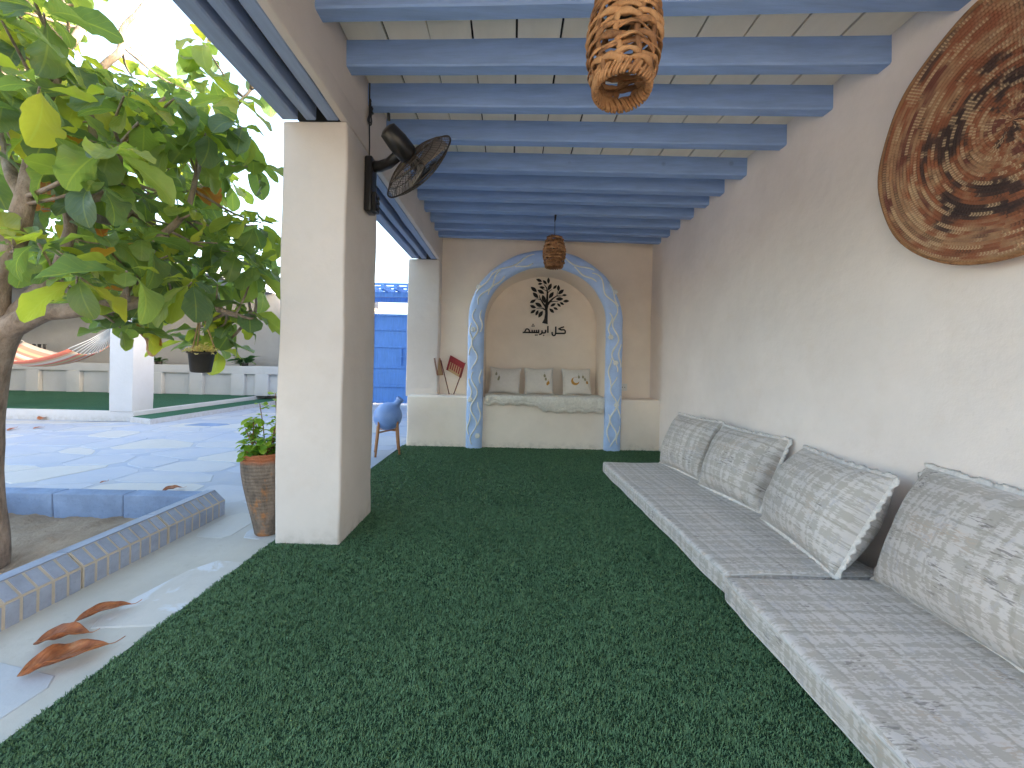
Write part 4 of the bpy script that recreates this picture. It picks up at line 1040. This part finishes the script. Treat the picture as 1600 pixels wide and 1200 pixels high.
limbs = [([fork-Vector((0, 0, .05)), B(60, 492, 1.76), B(110, 488, 1.78), B(190, 478, 1.85), B(258, 462, 2.0), B(330, 480, 2.2), B(395, 500, 2.35)], .050, .013),
         ([fork-Vector((0, 0, .03)), B(52, 462, 1.78), B(88, 425, 1.85), B(108, 370, 1.9), B(112, 320, 1.92), B(159, 306, 1.95), B(184, 278, 1.97), B(188, 235, 2.0), B(205, 208, 2.05), B(262, 150, 2.2)], .034, .008),
         ([fork-Vector((0, 0, .03)), B(-8, 460, 1.72), B(18, 380, 1.70), B(38, 320, 1.72), B(50, 250, 1.8), B(70, 165, 1.9), B(100, 80, 2.05), B(127, 45, 2.2), B(112, -20, 2.3)], .050, .012),
         ([B(190, 478, 1.85), B(240, 385, 2.05), B(275, 350, 2.15), B(298, 312, 2.2), B(312, 262, 2.3), B(350, 190, 2.45), B(392, 140, 2.6)], .022, .008),
         ([B(108, 370, 1.9), B(140, 230, 2.1), B(150, 120, 2.2), B(186, 80, 2.3), B(189, 50, 2.3), B(215, 18, 2.35), B(250, -20, 2.4)], .026, .009),
         ([B(18, 380, 1.7), B(-50, 300, 1.6), B(-90, 200, 1.6), B(-120, 80, 1.7)], .04, .012),
         ([B(38, 320, 1.72), B(-10, 180, 2.1), B(10, 90, 2.5), B(-30, -40, 2.7)], .026, .009),
         ([B(112, 320, 1.92), B(180, 345, 2.3), B(250, 300, 2.7), B(340, 290, 3.0)], .026, .009),
         ([B(88, 425, 1.85), B(140, 390, 2.3), B(200, 400, 2.8), B(270, 420, 3.1)], .028, .009)]
for k, (pts, a, b) in enumerate(limbs): skel += [(p, a+(b-a)*i/60) for i, p in enumerate(limb('limb', pts, a, b, 10, k))]
random.seed(44)
ros = []
for px, py, Y in [(188, 512, 1.95), (205, 500, 2.05), (330, 515, 2.45), (388, 488, 2.4), (372, 502, 2.5), (335, 545, 2.6), (297, 530, 2.6), (150, 455, 1.9), (118, 468, 2.2), (60, 380, 1.55), (20, 385, 1.6), (158, 372, 1.7), (220, 375, 1.8), (340, 380, 2.15), (396, 352, 2.25), (262, 400, 2.0),
        (70, 205, 1.65), (225, 185, 1.9), (262, 150, 2.2), (345, 200, 2.35), (320, 70, 2.3), (45, 70, 1.8), (20, 25, 1.9), (120, 105, 2.0), (170, 120, 2.1), (395, 260, 2.4), (395, 420, 2.35), (300, 450, 2.2), (225, 460, 2.1), (340, 445, 2.3), (370, 395, 2.3), (105, 240, 1.75), (10, 150, 1.7), (285, 225, 2.1), (52, 20, 2.1), (330, 120, 2.5)]:
    ros.append((B(px, py, Y), 1))
tries = 0
while len(ros) < 215 and tries < 6000:
    tries += 1
    px, py, Y = random.uniform(-90, 436), random.uniform(-90, 455), random.uniform(1.5, 3.3)
    if px < 60 and py > 300: continue
    if px < 115 and py > 400: continue
    if ((px-190)/120)**2+((py-25)/95)**2 < 1: continue
    if py < 60 and 90 < px: continue
    if px > 330 and py < 330 and random.random() < .72: continue
    if 250 < px and py < 120: continue
    p = B(px, py, Y)
    if p.x > -1.47 or p.z < 1.10: continue
    if math.hypot(p.x-TB.x, p.y-TB.y) > 2.3: continue
    if any((p-q).length < .16 for q, _ in ros): continue
    ros.append((p, 0))
# leaves above the frame so the crown goes on
for _ in range(26):
    p = Vector((random.uniform(-3.9, -1.6), random.uniform(1.2, 3.2), random.uniform(3.0, 3.9)))
    if B(210, 20, p.y).x-.5 < p.x < B(210, 20, p.y).x+.5: continue
    ros.append((p, 0))
leafm = []
def leaf_verts(L, Wd, fold, droop, wavy, seed):
    nu, nt = 4, 12; vs, uv = [], []
    for j in range(nt+1):
        t = j/nt; tt = max(0, (t-.07)/.93)
        w_ = Wd*.5*(math.sin(math.pi/2*tt/.66)**1.15 if tt < .66 else math.sqrt(max(0, 1-((tt-.66)/.345)**2)))
        if tt <= 0: w_ = 0
        w_ = max(w_, .003)
        ang = droop*t; xx = L*(math.sin(ang)/droop if droop else t); zz = -L*((1-math.cos(ang))/droop if droop else 0)
        for i in range(nu+1):
            u = 2*i/nu-1; y = u*w_*math.cos(fold*abs(u)); z = abs(u)*w_*math.sin(fold)+wavy*w_*noise.noise(Vector((u*1.6+seed, t*5, seed)))*abs(u)
            vs.append((xx-math.sin(ang)*0, y, zz+z)); uv.append((i/nu, t))
    fs = [(j*(nu+1)+i, j*(nu+1)+i+1, (j+1)*(nu+1)+i+1, (j+1)*(nu+1)+i) for j in range(nt) for i in range(nu)]
    return vs, fs, uv
LV = [leaf_verts(1, .56, .30, .8, .5, 1), leaf_verts(1, .50, .45, 1.2, .6, 2), leaf_verts(1, .60, .20, .5, .5, 3), leaf_verts(1, .46, .55, .3, .7, 4), leaf_verts(1, .54, .15, 1.5, .8, 5), leaf_verts(1, .58, .35, 1.0, .9, 6)]
def leaf_mesh(k, m, name):
    vs, fs, uv = LV[k]; me = MB().add(vs, fs).mesh(name, m, True, False); ul = me.uv_layers.new(name='UVMap').data
    for l in me.loops: ul[l.index].uv = uv[l.vertex_index]
    return me
lmesh = [leaf_mesh(k, 'leaf', 'leaf') for k in range(len(LV))]
allL = []; tw = MB()
for p, big in ros:
    q, qr = min(skel, key=lambda s: (s[0]-p).length+max(0, s[0].z-p.z)*.4)
    d = p-q; L = d.length
    if L > .04:
        mid = q.lerp(p, .5)+Vector((random.uniform(-.05, .05), random.uniform(-.05, .05), -.05*L+random.uniform(-.03, .03)))*min(1, L*2)
        pts = spline([q, mid, p], 5); r0 = min(.013, .004+.012*L)
        MB().tube([T(a) for a in pts], [r0+(.0042-r0)*i/(len(pts)-1) for i in range(len(pts))], 6).obj('twig', 'bark', tree, True)
    axis = (d.normalized() if L > .04 else Vector((0, 0, 1)))*.45+Vector((random.uniform(-.2, .2), random.uniform(-.2, .2), .9))
    axis.normalize(); qt = axis.to_track_quat('Z', 'Y')
    n = random.randint(6, 9); a0 = random.uniform(0, 6.28); old = random.random() < .12
    for i in range(n):
        az = a0+2.399*i+random.uniform(-.3, .3); el = R(random.uniform(-35, 40) if i > 2 else random.uniform(15, 65))
        d0 = qt @ Vector((math.cos(az)*math.cos(el), math.sin(az)*math.cos(el), math.sin(el))); d0.z -= random.uniform(.1, .6); d0.normalize()
        upv = Vector((0, 0, 1))+Vector((random.uniform(-.5, .5), random.uniform(-.5, .5), 0)); y_ = upv.cross(d0)
        if y_.length < .1: y_ = Vector((1, 0, 0)).cross(d0)
        y_.normalize(); z_ = d0.cross(y_); s = random.uniform(.17, .275) if i > 2 else random.uniform(.10, .18)
        mt = Matrix((d0*s, y_*s, z_*s)).transposed().to_4x4(); mt.translation = T(p)+d0*.008
        tip = p+d0*s
        if tip.x > -1.33 and tip.z < 2.6: continue
        if tip.x > -1.30: continue
        tint = min(1, max(0, random.gauss(.42, .24)))
        if tint > .88 and random.random() < .6: tint = .6
        if old and random.random() < .4: tint = random.uniform(.86, 1)
        allL.append((mt, random.randrange(len(LV)), tint, p, s))
def score(e):
    p = e[3]; a = p.x*F/p.y+797; b = 570-(p.z-1)*F/p.y
    return (0 if -20 < a < 440 and -20 < b < 600 else 1, p.y/e[4])
allL.sort(key=score)
for mt, k, tint, p, s in allL[:300]:
    o = link('leaf', lmesh[k], tree); o.matrix_local = mt
bv, bf, bu, bt = [], [], [], []
for mt, k, tint, p, s in allL[300:]:
    vs, fs, uv = LV[k]; b0 = len(bv)
    bv += [mt @ Vector(v) for v in vs]; bf += [tuple(i+b0 for i in f) for f in fs]; bu += uv; bt += [tint]*len(vs)
me = MB().add(bv, bf).mesh('foliage', 'foliage', True, False); ul = me.uv_layers.new(name='UVMap').data
for l in me.loops: ul[l.index].uv = bu[l.vertex_index]
at = me.attributes.new('tint', 'FLOAT', 'POINT'); at.data.foreach_set('value', bt)
link('foliage', me, tree, 'stuff')

# ================================================================== FALLEN LEAVES
def dry_leaf(name_lab, a, b, Wd, curl, arch_, seed, flip=1):
    """a = blade tip, b = stalk end, both on the ground"""
    a, b = Vector(a), Vector(b); d = b-a; L = d.length; nu, nt = 8, 18; vs, uv = [], []
    for j in range(nt+1):
        t = j/nt; q = t/.84
        w_ = Wd*.5*(math.sin(math.pi*min(1, q)**.75)**.8 if q < 1 else 0); w_ = max(w_, .0028)
        zc_ = .006+arch_*math.sin(math.pi*t)**1.2*.5+(.012 if t > .9 else 0)*(t-.9)*10
        for i in range(nu+1):
            u = 2*i/nu-1; ca = curl*(.7+.5*noise.noise(Vector((t*3, seed, 0))))
            y = w_*math.sin(u*ca)/max(.3, ca)*1.0; z = w_*(1-math.cos(u*ca))/max(.3, ca)+.18*w_*noise.noise(Vector((u*2, t*6, seed)))
            vs.append((L*t-L/2, y*flip+.006*noise.noise(Vector((t*4, seed, 3))), zc_+max(0, z))); uv.append((i/nu, t))
    me = MB().add(vs, [(j*(nu+1)+i, j*(nu+1)+i+1, (j+1)*(nu+1)+i+1, (j+1)*(nu+1)+i) for j in range(nt) for i in range(nu)]).mesh('fallen_leaf', 'dead', True, False)
    ul = me.uv_layers.new(name='UVMap').data
    for l in me.loops: ul[l.index].uv = uv[l.vertex_index]
    o = link('fallen_leaf', me); o.location = ((a+b)/2).to_tuple()[:2]+(-.005,); o.rotation_euler = (0, 0, math.atan2(d.y, d.x))
    md = o.modifiers.new('t', 'SOLIDIFY'); md.thickness = .0012
    tag(o, name_lab, 'leaf', 'fallen dry leaves')
dry_leaf('largest curled brown dry leaf on the pale paving near the carpet edge', PF(26, 1058), PF(196, 1000), .12, 1.5, .02, 1)
dry_leaf('curled brown dry leaf lying between two others on the pale paving', PF(52, 1008), PF(156, 988), .10, 1.7, .025, 2)
dry_leaf('brown dry leaf with long thin stalk on the veined slab', PF(116, 972), PF(222, 942), .075, 1.4, .03, 3)
dry_leaf('brown dry leaf cut off by the left edge of the picture', PF(-60, 990), PF(22, 966), .09, 1.5, .02, 4)
dry_leaf('brown dry leaf on the blue paving behind the planter corner', PF(252, 769), PF(292, 762), .09, .9, .03, 5)
dry_leaf('tiny thin dry leaf on the paving above the planter kerb', PF(156, 755), PF(170, 752), .03, .8, .01, 6)
dry_leaf('dry leaf on the paving at the foot of the far platform', PF(62, 656), PF(76, 653), .12, .9, .05, 7)
dry_leaf('thin dry leaf lying just in front of the far platform', PF(52, 670), PF(70, 668), .06, .8, .02, 8)
dry_leaf('dry leaf beside the tree trunk on the far paving', PF(12, 673), PF(28, 668), .05, .8, .02, 10)

# ================================================================== VASE WITH PLANT
vx, vy = -1.398, 2.245
vs_ = empty('tall_vase', (vx, vy, -.008), (0, R(-1.5), 0), 'tall weathered terracotta vase standing against the white column', 'vase')
prof = [(.001, 0), (.060, .0), (.066, .01), (.078, .08), (.100, .19), (.120, .30), (.130, .38), (.132, .44), (.130, .478), (.133, .484), (.130, .492), (.119, .490), (.116, .45)]
prof = [(r, z*.97) for r, z in prof]
MB().lathe(prof, 40).obj('vase_body', 'vase', vs_, True)
MB().lathe([(.001, .432), (.06, .436), (.1175, .43)], 24).obj('potting_soil', 'soil', vs_, True)
random.seed(17); lf = MB(); lt_ = []; stm = MB(); luv = []
SL = leaf_verts(1, .62, .25, .7, .3, 2)
def small_leaf(p, d, s, tint):
    upv = Vector((random.uniform(-.4, .4), random.uniform(-.4, .4), 1)); y_ = upv.cross(d)
    if y_.length < .05: y_ = Vector((1, 0, 0))
    y_.normalize(); z_ = d.cross(y_); lf.add([p+d*v[0]*s+y_*v[1]*s+z_*v[2]*s for v in SL[0]], SL[1]); lt_.extend([tint]*len(SL[0])); luv.extend(SL[2])
for k in range(15):
    a = random.uniform(0, 6.28); r = random.uniform(.01, .08); h = random.choice([.12, .17, .24, .32, .38]); b = Vector((r*math.cos(a), r*math.sin(a), .43))
    if k < 6: tp = b+Vector((.015+random.uniform(-.03, .02), random.uniform(-.05, .02), h))
    else: tp = b+Vector((math.cos(a)*.07, math.sin(a)*.07, h*.6))
    if tp.x > .115: tp.x = .115
    pts = spline([b, b.lerp(tp, .5)+Vector((random.uniform(-.02, .02), random.uniform(-.02, .02), 0)), tp], 4); stm.tube(pts, [.0035, .0035, .003, .003, .003, .003, .0025, .0025, .002][:len(pts)], 5)
    for q in pts[2:]:
        for _ in range(3):
            aa = random.uniform(0, 6.28); d = Vector((math.cos(aa), math.sin(aa), random.uniform(-.4, .5))).normalized(); s = random.uniform(.04, .075)
            if (q+d*s).x > .135: continue
            small_leaf(q, d, s, min(1, max(0, random.gauss(.35+.5*(q.z-.45)/.35, .22))))
stm.obj('stem', 'pith', vs_, True)
me = lf.mesh('leaves', 'pot_leaf', True, False); at = me.attributes.new('tint', 'FLOAT', 'POINT'); at.data.foreach_set('value', lt_); link('leaves', me, vs_, 'stuff')

# ================================================================== HANGING POT
hp = PY(314, 565, 2.22)
hg = empty('hanging_pot', (hp.x, hp.y, hp.z-.06), (R(3), R(4), 0), 'small black flower pot with pale blooms hanging by cords from the tree', 'hanging pot')
MB().lathe([(.001, 0), (.046, 0), (.050, .005), (.062, .105), (.070, .108), (.070, .122), (.063, .122), (.060, .10)], 28).obj('pot', 'black_pot', hg, True)
MB().lathe([(.001, .104), (.03, .106), (.0605, .10)], 16).obj('potting_soil', 'soil', hg, True)
top = PY(311, 486, 2.20)-Vector((hp.x, hp.y, hp.z-.06))
for k in range(3):
    a = 2*math.pi*k/3+.5; e = Vector((.067*math.cos(a), .067*math.sin(a), .115)); MB().tube([e, e.lerp(top, .5)+Vector((.002, 0, .004)), top], .0042, 6).obj('cord', 'rope', hg, True)
MB().tube([top, top+Vector((.006, 0, .05)), top+Vector((-.004, .03, .12))], .004, 6).obj('hook_cord', 'white_rope', hg, True)
random.seed(5); lf = MB(); lt_ = []; luv = []; SL = leaf_verts(1, .75, .25, .9, .3, 2)
for k in range(150):
    a = random.uniform(0, 6.28); r = .062*math.sqrt(random.random()); p = Vector((r*math.cos(a), r*math.sin(a), .108+random.uniform(0, .065)*(1-r/.085)))
    d = Vector((math.cos(a)*.6+random.uniform(-.5, .5), math.sin(a)*.6+random.uniform(-.5, .5), random.uniform(.1, 1))).normalized(); small_leaf(p, d, random.uniform(.018, .034), random.random())
me = lf.mesh('blooms', 'pale_leaf', True, False); at = me.attributes.new('tint', 'FLOAT', 'POINT'); at.data.foreach_set('value', lt_); link('blooms', me, hg, 'stuff')

# ================================================================== JUG ON WOODEN STAND
jp = PF(601, 706); jp.z = -.008; jp.x = -1.335; jp.y = 4.22
jx = empty('jug_on_stand', jp, (0, 0, R(20)), 'round blue clay jug tilted on a four-legged wooden stand', 'jug')
JH = .40
for k in range(4):
    a = R(45+90*k); c, s = math.cos(a), math.sin(a)
    MB().tube([(.175*c, .175*s, 0), (.150*c, .150*s, .2), (.128*c, .128*s, JH+.02)], [.011, .014, .013], 8).obj('leg', 'legwood', jx, True)
for a in (45, 135):
    c, s = math.cos(R(a)), math.sin(R(a)); MB().tube([(-.148*c, -.148*s, .255+.012*(a > 90)), (.148*c, .148*s, .255+.012*(a > 90))], .009, 8).obj('cross_bar', 'legwood', jx, True)
jb = []
for i in range(13): th = math.pi*i/14; jb.append((max(.001, .152*math.sin(th)), -.152*math.cos(th)))
jb += [(.040, .158), (.037, .185), (.040, .225), (.046, .238), (.040, .240), (.034, .22)]
o = MB().lathe(jb, 36).obj('jug_body', 'pot_blue', jx, True); o.location = (0, 0, .415); o.rotation_euler = (R(8), R(34), 0)

# ================================================================== COURTYARD BEYOND
pf = empty('turf_platform', (-7.5, 7.5, 0), label='low white platform covered in green turf across the courtyard', cat='platform')
def pk(o): o.parent = pf; o.location = (-7.5*-1, -7.5, 0); return o
pk(rough_box('platform_block', (-12.6, 5.99, -.05), (-5.86, 9.2, .150), 'court_white', None, .012, .25, .006, 2, 41))
pk(MB().box((-12.6, 6.04, .1505), (-5.92, 9.15, .162)).obj('turf_sheet', 'turf_far'))
pk(MB().hexa([(-5.855, 5.93, -.05), (-5.38, 5.75, -.05), (-5.33, 9.2, -.05), (-5.855, 9.2, -.05), (-5.855, 5.93, .066), (-5.38, 5.75, .066), (-5.33, 9.2, .066), (-5.855, 9.2, .066)]).obj('step_block', 'court_white'))
pk(MB().hexa([(-5.85, 5.97, .0665), (-5.41, 5.81, .0665), (-5.36, 9.18, .0665), (-5.85, 9.18, .0665), (-5.85, 5.97, .076), (-5.41, 5.81, .076), (-5.36, 9.18, .076), (-5.85, 9.18, .076)]).obj('step_turf', 'turf_far'))
for k, x in enumerate((-6.24, -8.75, -11.3)):
    o = rough_box('platform_pillar', (x, 5.975, .14), (x+.37, 6.33, 2.62), 'court_white', None, .012, .25, .008, 2, 50+k)
    tag(o, ('square white pillar at the corner of the turf platform, behind the tree', 'second square white pillar along the front edge of the turf platform', 'square white pillar at the far left end of the turf platform')[k], 'pillar', 'platform pillars')
o = rough_box('shade_roof', (-12.6, 5.9, 2.622), (-5.82, 9.5, 2.80), 'court_white', None, .01, .4, .004, 2, 60); tag(o, 'flat white roof over the turf platform behind the tree', 'roof')
lw = empty('low_parapet', (-7.5, 9.0, .16), label='low white parapet with shallow piers along the back of the platform', cat='wall')
def lk(o): o.parent = lw; o.location = (7.5, -9.0, -.16); return o
lk(rough_box('parapet_wall', (-12.6, 8.96, .155), (-5.30, 9.12, .66), 'court_white', None, .008, .3, .005, 2, 61))
lk(rough_box('parapet_cap', (-12.6, 8.88, .655), (-5.30, 9.16, .84), 'court_white', None, .012, .3, .005, 2, 62))
for x in (-12.1, -11.2, -10.25, -9.3, -8.35, -7.42, -6.45, -5.9): lk(rough_box('pier', (x, 8.87, .16), (x+.30, 8.97, .657), 'court_white', None, .01, .3, .004, 2, 63))
o = rough_box('courtyard_back_wall', (-12.6, 9.42, -.05), (-3.26, 9.62, 2.62), 'court_grey', None, .02, .3, .01, 1.5, 64); tag(o, 'grey plastered wall closing the courtyard behind the low parapet', 'wall')
o = rough_box('courtyard_end_wall', (-5.28, 9.05, -.05), (-3.27, 9.40, 2.3), 'court_white', None, .02, .3, .01, 1.5, 65); tag(o, 'bluish white wall between the parapet and the blue gate', 'wall')
o = rough_box('courtyard_side_wall', (-12.82, -2, -.05), (-12.61, 9.6, 2.5), 'court_grey', None, .02, .4, .01, 1.5, 66); tag(o, 'long white courtyard wall beyond the tree at the far left', 'wall')
o = rough_box('courtyard_corner_wall', (-2.16, 9.05, -.05), (3.0, 9.3, 2.3), 'court_white', None, .02, .4, .01, 1.5, 67); tag(o, 'white wall on the right of the blue gate, behind the veranda', 'wall')
hb = empty('sun_blocker', (.6, 7.2, 0), label='plain plastered house added out of view behind the veranda to keep sun off the gate', cat='blocker')  # unseen block added to keep direct sun off the gate and far yard
for nm, a, b, mm in (('blocker_wall', (-1.24, 5.47, -.05), (3.2, 9.0, 3.2), 'court_white'), ('blocker_roof', (-1.30, 5.46, 3.2), (3.26, 9.04, 3.34), 'roof_top')):
    o = rough_box(nm, a, b, mm, hb, .015, .5, .004, 1.5, 68); o.location = (-.6, -7.2, 0)
# iron candelabra standing on parapet, small plants
def iron(px, lab):
    p = PY(px, 540, 9.05); r = empty('iron_candelabra', (p.x, 9.02, .836), label=lab, cat='candelabra')
    MB().tube([(0, 0, 0), (0, 0, .03), (0, 0, .05), (0, 0, .26)], [.09, .08, .02, .018], 10).obj('stem', 'iron', r, True)
    for s in (-1, 0, 1):
        MB().tube([(0, 0, .2), (.07*s, 0, .22), (.125*s, 0, .28), (.125*s, 0, .36), (.125*s, 0, .42)], [.016, .016, .018, .025, .03], 8).obj('arm', 'iron', r, True)
iron(64, 'dark iron three-armed candelabra on the parapet above the hammock')
random.seed(23)
for px, lab, h in ((247, 'small dark plant on the parapet just right of the platform pillar', .28), (382, 'small leafy plant on the parapet near the white end wall', .38), (18, 'small dark plant on the parapet behind the tree trunk', .3)):
    p = PY(px, 560, 9.0); r = empty('parapet_plant', (p.x, 9.02, .836), label=lab, cat='plant', group='plants on the parapet')
    lf = MB(); lt_ = []; luv = []; SL = leaf_verts(1, .34, .3, 1., .3, 2)
    for k in range(26):
        a = random.uniform(0, 6.28); d = Vector((math.cos(a)*.7, math.sin(a)*.7, random.uniform(.3, 1.4))).normalized(); small_leaf(Vector((0, 0, random.uniform(0, .08))), d, h*random.uniform(.5, 1), random.random())
    me = lf.mesh('leaves', 'dark_leaf', True, False); at = me.attributes.new('tint', 'FLOAT', 'POINT'); at.data.foreach_set('value', lt_); link('leaves', me, r, 'stuff')
    MB().lathe([(.001, 0), (.06, 0), (.075, .07), (.06, .07)], 14).obj('dish', 'black_pot', r, True)

# ---- hammock slung between the platform pillars
hm = empty('hammock', (-7.4, 6.15, .8), label='red and cream striped hammock with white cords slung above the platform', cat='hammock')
ra, rb_ = Vector((-8.38, 6.15, 1.75)), Vector((-6.24, 6.15, 1.70))
ca, cb = PY(-5, 548, 6.1), PY(140, 548, 6.1)
ends = []
mb = MB(); vs, uv = [], []; nu, nv = 24, 12
for i in range(nu+1):
    t = i/nu
    for j in range(nv+1):
        s = j/nv*2-1; x = ca.x+(cb.x-ca.x)*t; sag = .20*(1-(2*t-1)**2); wdt = .42*(.75+.25*math.sin(math.pi*t))
        z = 1.16-sag-.13*(1-s*s)+.06*s; y = 6.12+s*wdt; vs.append((x+7.4, y-6.15, z-.8)); uv.append((t, j/nv))
me = MB().add(vs, [(i*(nv+1)+j, (i+1)*(nv+1)+j, (i+1)*(nv+1)+j+1, i*(nv+1)+j+1) for i in range(nu) for j in range(nv)]).mesh('hammock_bed', 'hammock', True, False)
ul = me.uv_layers.new(name='UVMap').data
for l in me.loops: ul[l.index].uv = uv[l.vertex_index]
o = link('hammock_bed', me, hm); md = o.modifiers.new('t', 'SOLIDIFY'); md.thickness = .01
for i, an in ((0, ra), (nu, rb_)):
    ring = Vector((vs[i*(nv+1)+nv//2][0], 0, 0)); base = Vector((-7.4, 6.15, .8)); e = an-base
    m_ = Vector(vs[i*(nv+1)+nv//2]).lerp(e, .62)
    mb = MB()
    for j in range(nv+1): mb.tube([vs[i*(nv+1)+j], Vector(vs[i*(nv+1)+j]).lerp(m_, .5)-Vector((0, 0, .02)), m_], .007, 5)
    mb.tube([m_, e], .012, 6); mb.obj('end_cords', 'white_rope', hm, True)

# ---- blue gate and pergola
GY = 9.0
gt = empty('blue_gate', (-2.7, GY, 0), label='bright blue sheet-metal gate seen between the two columns', cat='gate')
MB().box((-.52, .0, .04), (.50, .03, 2.12)).obj('gate_sheet', 'bright_blue', gt)
for z in (.05, .42, .86, 1.34, 1.74, 2.08): MB().box((-.52, -.028, z), (.50, -.001, z+.045)).obj('gate_rail', 'bright_blue', gt)
for x in (-.56, .40, .501): MB().box((x, -.034, .0), (x+.042, .04, 2.14)).obj('gate_stile', 'bright_blue', gt)
MB().box((.12, -.05, .93), (.16, -.029, 1.33)).obj('bolt_bar', 'bright_blue', gt); MB().box((.06, -.06, 1.12), (.40, -.051, 1.15)).obj('latch', 'bright_blue', gt)
pg = empty('blue_pergola', (-2.7, GY, 2.3), label='blue wooden pergola slats above the blue gate', cat='pergola')
for x in (-.62, .56): MB().box((x-.04, -.9, -2.3), (x+.04, -.82, .12)).obj('post', 'bright_blue', pg) if False else None
for y in (-.75, -.05): MB().box((-1.2, y, .10), (1.2, y+.07, .21)).obj('rail', 'bright_blue', pg)
for k in range(9):
    x = -1.1+.27*k; MB().box((x, -1.05, .211), (x+.06, .35, .32)).obj('rafter', 'bright_blue', pg)
for k in range(4): MB().box((-1.2, -.95+.33*k, .321), (1.2, -.95+.33*k+.05, .36)).obj('slat', 'bright_blue', pg)
for x in (-.64, .60): MB().box((x-.05, .05, -2.3), (x+.05, .15, .099)).obj('post', 'bright_blue', pg)

# ================================================================== sub-parts hang on the part they belong to
SUB = {'wall_fan': {'knob': 'control_box', 'cage_badge': 'front_cage', 'oscillation_knob': 'motor_housing', 'cord_clip': 'power_cord', 'blade': 'hub'},
       'blue_gate': {'latch': 'bolt_bar'}, 'wall_socket': {'socket_hole': 'socket_plate'}, 'cream_rug': {'fringe': 'rug_cloth'}, 'hand_fan': {'red_band': 'woven_blade', 'red_border': 'woven_blade', 'red_stripe': 'woven_blade'},
       'niche_cushion': {'moon_print': 'cushion_body', 'lantern_print': 'cushion_body', 'stitching': 'cushion_body'}, 'back_cushion': {'ruffle_trim': 'cushion_body'},
       'floor_mattress': {'piping': 'mattress_pad'}, 'low_parapet': {'parapet_cap': 'parapet_wall', 'pier': 'parapet_wall'}, 'turf_platform': {'turf_sheet': 'platform_block', 'step_turf': 'step_block'},
       'hanging_pot': {'potting_soil': 'pot', 'hook_cord': 'cord'}, 'tall_vase': {'potting_soil': 'vase_body', 'leaves': 'stem'}, 'arch_surround': {'vine': 'moulding', 'flower_boss': 'moulding'}, 'wall_emblem': {'leaf_emblem': 'tree_trunk_emblem'}}
stem_ = lambda o: o.name.split('.')[0]
for root in [o for o in C.objects if o.parent is None and stem_(o) in SUB]:
    ch = list(root.children)
    for o in ch:
        p = SUB[stem_(root)].get(stem_(o))
        q = next((c for c in ch if p and stem_(c) == p), None)
        if q: o.parent = q; o.location = o.location-q.location
